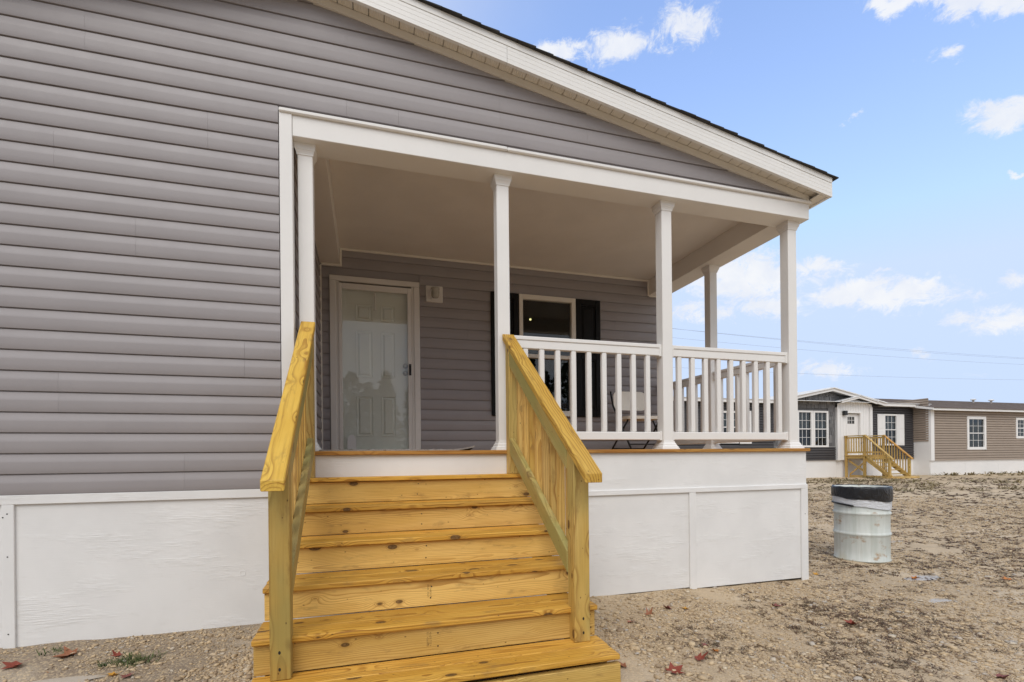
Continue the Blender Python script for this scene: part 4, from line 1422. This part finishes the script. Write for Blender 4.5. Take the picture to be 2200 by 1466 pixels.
rB = mesh('roof', [(XB0 - .3, YB - .36, eB + .102), (XB1, YB - .36, eB + .102), (XB1, YB + 4, eB + 1.08), (XB0 - .3, YB + 4, eB + 1.08),
                   (XB0 - .3, YB - .36, eB + .125), (XB1, YB - .36, eB + .125), (XB1, YB + 4, eB + 1.11), (XB0 - .3, YB + 4, eB + 1.11)],
          [(3, 2, 1, 0), (4, 5, 6, 7), (0, 1, 5, 4), (1, 2, 6, 5), (2, 3, 7, 6), (3, 0, 4, 7)], brown_roof, hB)
# end-wall rake board
hexa('bargeboard', [(XB0 - .3, YB - .36, eB + .0), (XB0 - .27, YB - .36, eB + .0), (XB0 - .27, YB + 4, eB + .88), (XB0 - .3, YB + 4, eB + .88),
                    (XB0 - .3, YB - .36, eB + .101), (XB0 - .27, YB - .36, eB + .101), (XB0 - .27, YB + 4, eB + 1.07), (XB0 - .3, YB + 4, eB + 1.07)], bwhite, hB, None, 0)
for xx in (36.35 * SB * 1.14, 37.99 * SB * 1.14):
    MB().lathe([(.06, -.2), (.06, .12), (.14, .13), (.14, .19), (0, .22)], 10).build('roof_vent', bwhite, rB, True, Matrix.Translation((xx, YB + 3.2, eB + .95)))
for s in range(14):
    y = YB - .3 + s * .3; z = eB + .128 + (y - YB + .36) * .2259
    box('shingle_row', XB0 - .3, XB1, y, y + .012, z - .01, z + .014, brown_roof, rB, 0)
xs_ = [XB0 + .0, 29.65, 32.2, 34.8, 37.4, 40, 43, 46, XB1]
for a, b in zip(xs_[:-1], xs_[1:]): box('skirting_panel', a + .004, b - .004, YB + .003, YB + .03, -1.3, -.43, bwhite, hB, .002)
box('skirting_band', XB0 - .01, XB1, YB - .02, YB + .0, -.445, -.395, bwhite, hB, .002)
box('skirting_panel', XB0 - .025, XB0 - .001, YB + .03, YB + 3, -1.3, .675 * SB, bwhite, hB, .002)

# --- wooden landing and stairs of house A
st = thing('wooden_stairs', 'weathered pine landing with open stairs and balusters in front of the charcoal home', 'stairs', (22.9, 17, GZ))
wb, wbo = M['wood_bg'], M['wood_bgo']
LX0, LX1, LY0, LY1, LZ = 22.38, 23.58, 17.35, YB_ - .02, -.066
plank('deck_board', LX0 - .06, LX1 + .06, LY0 - .04, LY1, LZ - .03, LZ, 'x', wb, st)
plank('rim_joist', LX0 - .02, LX1 + .02, LY0 - .0, LY0 + .04, LZ - .17, LZ - .031, 'x', wb, st)
plank('rim_joist', LX0 - .02, LX0 + .02, LY0 + .041, LY1, LZ - .17, LZ - .031, 'y', wb, st)
plank('rim_joist', LX1 - .02, LX1 + .02, LY0 + .041, LY1, LZ - .17, LZ - .031, 'y', wb, st)
for x in (LX0, LX1):
    for y, t in ((LY0, .83), (LY1 - .1, .83)):
        plank('post', x - .045, x + .045, y, y + .09, GZ - .03, t, 'z', wb, st)
    plank('handrail', x - .06, x + .06, LY0 - .03, LY1, .83, .87, 'y', wb, st)
    plank('rail', x - .02, x + .02, LY0 + .1, LY1 - .11, .72, .80, 'y', wb, st)
    plank('rail', x - .02, x + .02, LY0 + .1, LY1 - .11, .02, .10, 'y', wb, st)
    for i in range(6):
        y = LY0 + .17 + i * .125
        plank('baluster', x - .02, x + .02, y, y + .035, .02, .80, 'z', wb, st, .002)
NS = 6
SY1 = 16.2
for i in range(1, NS):
    t = i / NS
    y = LY0 - t * (LY0 - SY1); z = LZ - t * (LZ - GZ - .03)
    plank('tread_board', LX0 + .06, LX1 - .06, y - .03, y + .22, z - .035, z, 'x', wb, st)
for x in (LX0 + .03, LX1 - .06):
    sloped('stringer', x, x + .035, SY1 - .05, LY0, GZ + .12, LZ - .04, .24, wb, st)
for x, mcap in ((LX0, wb), (LX1, wbo)):
    plank('post', x - .05, x + .05, SY1, SY1 + .09, GZ - .03, -.22, 'z', wb, st)
    sloped('handrail', x - .06, x + .06, SY1 - .1, LY0 + .02, -.235, .885, .05, mcap, st)
    sloped('rail', x - .02, x + .02, SY1 + .09, LY0, -.93, -.02, .09, wb, st)
    for i in range(8):
        y = SY1 + .18 + i * .122
        zt = -.235 + (y - SY1 + .1) * .933 - .06
        zb = -.95 + (y - SY1 - .09) * .86
        plank('baluster', x - .02, x + .02, y, y + .035, zb, zt, 'z', wb, st, .002)
plank('ground_beam', LX0 - .1, LX1 + .4, SY1 - .12, SY1 + .12, GZ - .08, GZ + .07, 'x', wb, st)
plank('ground_beam', LX0 + .0, LX0 + .1, SY1 + .13, LY1 - .2, GZ - .05, GZ + .10, 'y', wb, st)
sloped('brace', LX0 + .05, LX0 + .09, LY0 + .05, LY1 - .15, -.82, -.30, .1, wb, st)
sloped('brace', LX0 + .09, LX0 + .13, LY0 + .05, LY1 - .15, -.30, -.95, .09, wb, st)

# ------------------------------------------------------------------ power lines
wire = paint('power_cable', (.17, .19, .23), .6, .0)


def wire_line(pts, lab):
    out = []
    x = np.array([p[0] for p in pts]); z = np.array([p[1] for p in pts])
    k = np.polyfit(x, z, 2 if len(pts) > 2 else 1)
    for q in np.linspace(8, 130, 60): out.append((q, 45 + .02 * q, float(np.polyval(k, q)) * (45 + .02 * q) / 45))
    tag(MB().tube(out, .0095, 5).build('power_line', wire), lab, 'power line', 'power lines across the sky')


wire_line([(31.3, 13.42), (47.9, 13.09), (72.8, 12.95), (87.3, 12.93)], 'thin power cable across the sky, uppermost of the four')
wire_line([(31.3, 13.45), (47.9, 12.96), (72.8, 12.81), (87.3, 12.77)], 'thin power cable just beneath the uppermost cable')
wire_line([(31.3, 12.46), (47.9, 12.11), (87.2, 12.01)], 'thin power cable third down, under the close pair')
wire_line([(47.9, 9.31), (65.9, 9.46), (87.2, 9.85)], 'thin power cable hanging lowest, just above the charcoal roof')

# ------------------------------------------------------------------ loose gravel, dead grass
def scatter(n, ymin, ymax, falloff):
    """points on the open ground, denser toward the camera"""
    out = []
    while len(out) < n:
        u = nrng.random(n); r = ymin * (ymax / ymin) ** u
        az = np.radians(nrng.uniform(-42, 66, n))
        x = r * np.sin(az); y = r * np.cos(az)
        ok = ~((x < XR + .02) & (y > F - .02)) & ~((x > SX0 - .03) & (x < SX1 + .03) & (y > 2.18)) & (y > 1.2) & (y < 17.2) & ~((x > 22.2) & (x < 23.8) & (y > 15.9))
        ok &= ~(((x - DX) ** 2 + (y - DY) ** 2) < (DR + .02) ** 2)
        out += list(zip(x[ok], y[ok]))
    return np.array(out[:n])


def ico():
    t = (1 + 5 ** .5) / 2
    v = np.array([(-1, t, 0), (1, t, 0), (-1, -t, 0), (1, -t, 0), (0, -1, t), (0, 1, t), (0, -1, -t), (0, 1, -t), (t, 0, -1), (t, 0, 1), (-t, 0, -1), (-t, 0, 1)]) / math.sqrt(1 + t * t)
    f = np.array([(0, 11, 5), (0, 5, 1), (0, 1, 7), (0, 7, 10), (0, 10, 11), (1, 5, 9), (5, 11, 4), (11, 10, 2), (10, 7, 6), (7, 1, 8), (3, 9, 4), (3, 4, 2), (3, 2, 6), (3, 6, 8), (3, 8, 9), (4, 9, 5), (2, 4, 11), (6, 2, 10), (8, 6, 7), (9, 8, 1)])
    return v, f


def build_gravel():
    P = scatter(140000, 2.0, 17, 1)
    cl = vnoise(P[:, 0], P[:, 1], .55, 21) * .6 + vnoise(P[:, 0], P[:, 1], .19, 22) * .4
    P = P[cl + nrng.random(len(P)) * .34 > .60]
    n = len(P)
    d = np.hypot(P[:, 0], P[:, 1])
    s = np.clip(nrng.lognormal(math.log(.0040), .62, n), .0016, .020)
    s = np.maximum(s, .0011 * d)
    iv, jf = ico()
    V = np.empty((n, 12, 3)); tone = np.empty((n, 12))
    jit = 1 + nrng.uniform(-.45, .45, (n, 12))
    sc = np.stack([nrng.uniform(.8, 1.5, n), nrng.uniform(.7, 1.2, n), nrng.uniform(.35, .65, n)], 1)
    a = nrng.uniform(0, 6.283, n)
    L = iv[None] * jit[..., None] * sc[:, None, :] * s[:, None, None]
    V[..., 0] = L[..., 0] * np.cos(a)[:, None] - L[..., 1] * np.sin(a)[:, None] + P[:, 0, None]
    V[..., 1] = L[..., 0] * np.sin(a)[:, None] + L[..., 1] * np.cos(a)[:, None] + P[:, 1, None]
    V[..., 2] = L[..., 2] + (ground_z(P[:, 0], P[:, 1]) + s * .25)[:, None]
    tone[:] = nrng.random(n)[:, None]
    Fc = (jf[None] + (np.arange(n) * 12)[:, None, None]).reshape(-1, 3)
    me = bpy.data.meshes.new('gravel')
    me.vertices.add(n * 12); me.vertices.foreach_set('co', V.reshape(-1))
    me.loops.add(Fc.size); me.loops.foreach_set('vertex_index', Fc.ravel())
    me.polygons.add(len(Fc)); me.polygons.foreach_set('loop_start', np.arange(0, Fc.size, 3)); me.polygons.foreach_set('loop_total', np.full(len(Fc), 3))
    me.update(calc_edges=True)
    at = me.attributes.new('tone', 'FLOAT', 'POINT'); at.data.foreach_set('value', tone.ravel())
    m, n_, b, _ = mat('limestone_gravel')
    tn = n_.new('ShaderNodeAttribute', attribute_name='tone').outputs['Fac']
    cr_ = n_.new('ShaderNodeValToRGB'); n_.put(cr_.inputs[0], tn)
    el = cr_.color_ramp.elements
    el[0].position = 0; el[0].color = (.26, .19, .13, 1)
    el[1].position = 1; el[1].color = (.78, .66, .47, 1)
    for p_, c_ in ((.2, (.43, .32, .20, 1)), (.5, (.58, .44, .27, 1)), (.85, (.66, .51, .32, 1)), (.95, (.48, .45, .41, 1))):
        e_ = el.new(p_); e_.color = c_
    co = n_.new('ShaderNodeTexCoord').outputs['Object']
    n_.put(b.inputs['Base Color'], n_.mix(n_.math('MULTIPLY', n_.noise(co, 120, 3), .5), cr_.outputs[0], (.25, .18, .11)))
    b.inputs['Roughness'].default_value = .85
    tag(link('gravel', me, m), 'loose tan limestone gravel scattered over the dirt', None, None, 'stuff')


build_gravel()


def build_grass(name, pts, blade, spread, cols, label, lift=.35, nb=(8, 18)):
    V = []; Fc = []; T = []
    for x, y in pts:
        d = math.hypot(x, y)
        z = gz(x, y)
        k = rng.randint(*nb)
        main = rng.uniform(0, 6.283)
        tn = rng.random()
        for _ in range(k):
            a = main + rng.gauss(0, .8) + (math.pi if rng.random() < .5 else 0)
            L = blade * rng.uniform(.4, 1.2) * (.75 + .07 * d)
            w_ = max(.0012, .0006 * d) * rng.uniform(.7, 1.3)
            bx, by = x + rng.gauss(0, spread), y + rng.gauss(0, spread)
            h1 = L * rng.uniform(.05, lift); h2 = h1 * rng.uniform(.2, 1.1)
            dx, dy = math.cos(a), math.sin(a)
            b0 = len(V)
            V += [(bx - dy * w_, by + dx * w_, z - .002), (bx + dy * w_, by - dx * w_, z - .002),
                  (bx + dx * L * .5 + dy * w_ * .8, by + dy * L * .5 - dx * w_ * .8, z + h1), (bx + dx * L * .5 - dy * w_ * .8, by + dy * L * .5 + dx * w_ * .8, z + h1),
                  (bx + dx * L, by + dy * L, z + h2)]
            Fc += [[b0, b0 + 1, b0 + 2, b0 + 3], [b0 + 3, b0 + 2, b0 + 4]]
            T += [min(1, max(0, tn + rng.gauss(0, .15)))] * 5
    me = bpy.data.meshes.new(name); me.from_pydata(V, [], Fc); me.update()
    at = me.attributes.new('tone', 'FLOAT', 'POINT'); at.data.foreach_set('value', T)
    m, n_, b, _ = mat(name + '_blades')
    tn = n_.new('ShaderNodeAttribute', attribute_name='tone').outputs['Fac']
    cr_ = n_.new('ShaderNodeValToRGB'); n_.put(cr_.inputs[0], tn)
    el = cr_.color_ramp.elements
    el[0].color = (*cols[0], 1); el[1].color = (*cols[-1], 1)
    for i, c_ in enumerate(cols[1:-1]):
        e_ = el.new((i + 1) / (len(cols) - 1)); e_.color = (*c_, 1)
    n_.put(b.inputs['Base Color'], cr_.outputs[0])
    b.inputs['Roughness'].default_value = .8
    tag(link(name, me, m), label, None, None, 'stuff')


P = scatter(26000, 2.2, 30, 1)
cl = vnoise(P[:, 0], P[:, 1], .9, 31) * .55 + vnoise(P[:, 0], P[:, 1], .3, 32) * .45
azp = np.degrees(np.arctan2(P[:, 0], P[:, 1]))
keep = P[cl + nrng.random(len(P)) * .42 + np.clip((azp - 48) / 45, -.40, .09) + np.clip((np.hypot(P[:, 0], P[:, 1]) - 5) / 40, -.03, .08) > .80]
build_grass('dead_grass', keep[:4800], .044, .010, [(.045, .025, .015), (.12, .055, .028), (.085, .065, .03), (.20, .115, .055)], 'matted dead grass and twigs littering the dirt', .25, (7, 14))
P2 = []
while len(P2) < 260:
    x, y = rng.uniform(10, 40), rng.uniform(9.5, 17.4)
    if vnoise(x, y, 1.6, 41) > .52 and math.degrees(math.atan2(x, y)) < 68: P2.append((x, y))
build_grass('weeds', P2, .10, .09, [(.17, .13, .06), (.26, .20, .10), (.15, .13, .055)], 'low straggly weeds in front of the far homes', .5)
P3 = [(-1.22 + rng.gauss(0, .07), 3.16 + rng.gauss(0, .025)) for _ in range(26)] + [(-1.72 + rng.gauss(0, .05), 3.42 + rng.gauss(0, .02)) for _ in range(3)]
build_grass('green_grass', P3, .05, .02, [(.045, .075, .018), (.09, .12, .03), (.13, .13, .05)], 'small patch of green grass in the dirt below the skirting', .7)

# ------------------------------------------------------------------ fallen maple leaves
def px_ground(x, y):
    """where the photo's pixel meets the ground, used once to lay each leaf where it lies"""
    dx, dz = (x - 1100) / 1058.785, -(y - 982.65) / 1058.785
    d = _r2 * dx + _u2 * dz + _f
    t = (GZ - .0) / d.z
    for _ in range(4):
        t = gz(d.x * t, d.y * t) / d.z
    return d * t


def leaf_mat(name, a, b_):
    m, n, b, _ = mat(name)
    co = n.new('ShaderNodeTexCoord').outputs['Object']
    n.put(b.inputs['Base Color'], n.mix(n.step(n.noise(co, 30, 4, .6), .35, .65), a, b_))
    b.inputs['Roughness'].default_value = .6
    return m


LM = {'red': leaf_mat('dark_red_leaf', (.17, .030, .016), (.30, .065, .035)), 'maroon': leaf_mat('maroon_leaf', (.15, .045, .038), (.27, .09, .07)),
      'orange': leaf_mat('orange_leaf', (.42, .13, .02), (.55, .22, .04)), 'yellow': leaf_mat('yellow_leaf', (.58, .32, .03), (.50, .22, .03)),
      'rust': leaf_mat('rust_leaf', (.22, .075, .03), (.34, .14, .07)), 'pink': leaf_mat('faded_leaf', (.35, .13, .09), (.42, .19, .11))}


def leaf(px, py, size, kind, label, tilt=0.0):
    size *= 1.25
    p = px_ground(px, py)
    out = []
    tips = [(90, 1.0), (58, .52), (35, .92), (8, .45), (-18, .62), (-60, .25), (-90, .18), (-120, .25), (198, .62), (172, .45), (145, .92), (122, .52)]
    for i, (a, r_) in enumerate(tips):
        r_ *= rng.uniform(.85, 1.1)
        out.append((r_ * math.cos(R(a)), r_ * math.sin(R(a))))
    curl = rng.uniform(.3, .75); ph = rng.uniform(0, 6.28)
    v = [(0, 0, 0)]
    ring1 = [(x * .5, y * .5) for x, y in out]
    for x, y in ring1: v.append((x, y, curl * .5 * (x * x + y * y) + .08 * math.sin(4 * math.atan2(y, x) + ph)))
    for x, y in out: v.append((x, y, curl * .8 * (x * x + y * y) * (1 + .6 * math.sin(2 * math.atan2(y, x) + ph))))
    n = len(out)
    f = [[0, 1 + i, 1 + (i + 1) % n] for i in range(n)] + [[1 + i, 1 + n + i, 1 + n + (i + 1) % n, 1 + (i + 1) % n] for i in range(n)]
    b0 = len(v)      # stalk
    v += [(-.02, -.1, .01), (.02, -.1, .01), (.03, -.75, .10), (-.01, -.75, .10)]; f.append([b0, b0 + 1, b0 + 2, b0 + 3])
    mw = Matrix.Translation((p.x, p.y, p.z + .006 + tilt * size * .5)) @ Matrix.Rotation(rng.uniform(0, 6.28), 4, 'Z') @ Matrix.Rotation(tilt * 1.4 + rng.uniform(-.15, .15), 4, 'X') @ Matrix.Scale(size, 4)
    if tilt: mw = Matrix.Translation((p.x, p.y - .02, p.z + .045)) @ Matrix.Rotation(R(78), 4, 'X') @ Matrix.Rotation(.4, 4, 'Z') @ Matrix.Scale(size, 4)
    tag(mesh('fallen_leaf', v, f, LM[kind], None, mw, True), label, 'leaf', 'fallen leaves on the dirt')


leaf(1608, 1252, .045, 'yellow', 'golden leaf propped upright against the white skirting', .5)
leaf(1475, 1310, .032, 'yellow', 'small yellow leaf right of the step, above the maroon leaves')
leaf(1438, 1309, .045, 'maroon', 'maroon leaf beside the small yellow leaf under the skirting')
leaf(1393, 1323, .042, 'rust', 'rust-orange leaf on dirt between the step post and the maroon leaf')
leaf(1354, 1337, .034, 'pink', 'faded pinkish leaf closest to the right step post')
leaf(1499, 1418, .050, 'red', 'dark red leaf with spread points, right of the large crumpled one')
leaf(1444, 1446, .062, 'red', 'largest dark red crumpled leaf near the foot of the steps')
leaf(1341, 1433, .042, 'rust', 'reddish-brown leaf touching the bottom step corner')
leaf(1537, 1400, .028, 'orange', 'small orange leaf above and right of the dark red leaves')
leaf(1518, 1389, .030, 'maroon', 'small maroon leaf just behind the small orange one')
leaf(1662, 1303, .050, 'maroon', 'flat maroon leaf on dirt in front of the skirting corner')
leaf(1833, 1342, .052, 'red', 'bright red leaf with twigs on the open dirt below the drum')
leaf(1962, 1245, .045, 'orange', 'orange-brown leaf on dirt right of the drum')
leaf(2170, 1247, .055, 'orange', 'bright orange leaf at the far right of the yard')
leaf(2144, 1456, .045, 'maroon', 'maroon leaf in the bottom right corner of the yard')
leaf(1753, 1236, .035, 'yellow', 'pale yellow leaf beside the house corner near the puddle')
leaf(154, 1408, .072, 'rust', 'large rust-brown leaf below the left skirting')
leaf(38, 1431, .060, 'red', 'dark red leaf at the left edge, below the skirting batten')
leaf(125, 1449, .045, 'orange', 'orange leaf left of the green grass patch')
leaf(247, 1452, .034, 'yellow', 'yellow leaf just in front of the green grass patch')
leaf(272, 1454, .034, 'maroon', 'maroon leaf touching the yellow leaf by the grass')
leaf(254, 1411, .034, 'red', 'thin red leaf at the upper edge of the green grass')

# ------------------------------------------------------------------ wood behind the camera, seen mirrored in the door glass
def build_treeline():
    V = []; Fc = []
    trees = []
    for i in range(40):
        x = -26 + i * 1.55 + rng.uniform(-.5, .5)
        h = (9.3 if x < -1.2 else 7.4 if x < 2.6 else 8.2) + rng.uniform(-.7, .9)
        trees.append((x, -27 + rng.uniform(-2, 2), h, rng.random() < .55))
    for x, y, h, pine in trees:
        n = 800
        for _ in range(n):
            t = rng.random()
            z = h * (.12 + .88 * t)
            rad = h * .20 * ((1 - t) ** .8 + .06) if pine else h * .26 * math.sqrt(max(0.02, 1 - (2 * t - .9) ** 2))
            a = rng.uniform(0, 6.283); r_ = rad * math.sqrt(rng.random())
            c = Vector((x + r_ * math.cos(a), y + r_ * math.sin(a), GZ + z))
            s = rng.uniform(.14, .36)
            u = Vector((rng.gauss(0, 1), rng.gauss(0, 1), rng.gauss(0, .6))).normalized(); w_ = u.orthogonal().normalized()
            b0 = len(V)
            V += [tuple(c - u * s), tuple(c + w_ * s * .5), tuple(c + u * s), tuple(c - w_ * s * .5)]
            Fc.append([b0, b0 + 1, b0 + 2, b0 + 3])
        b0 = len(V)
        for q in range(6):
            a = q * math.pi / 3
            V += [(x + .16 * math.cos(a), y + .16 * math.sin(a), GZ - .2), (x + .05 * math.cos(a), y + .05 * math.sin(a), GZ + h * .8)]
        for q in range(6):
            Fc.append([b0 + 2 * q, b0 + 2 * ((q + 1) % 6), b0 + 2 * ((q + 1) % 6) + 1, b0 + 2 * q + 1])
    m = paint('tree_foliage', (.055, .075, .035), .8, .3)
    tag(mesh('treeline', V, Fc, m), 'wood of pines and broadleaf trees behind the yard, mirrored in the door glass', None, None, 'stuff')


build_treeline()
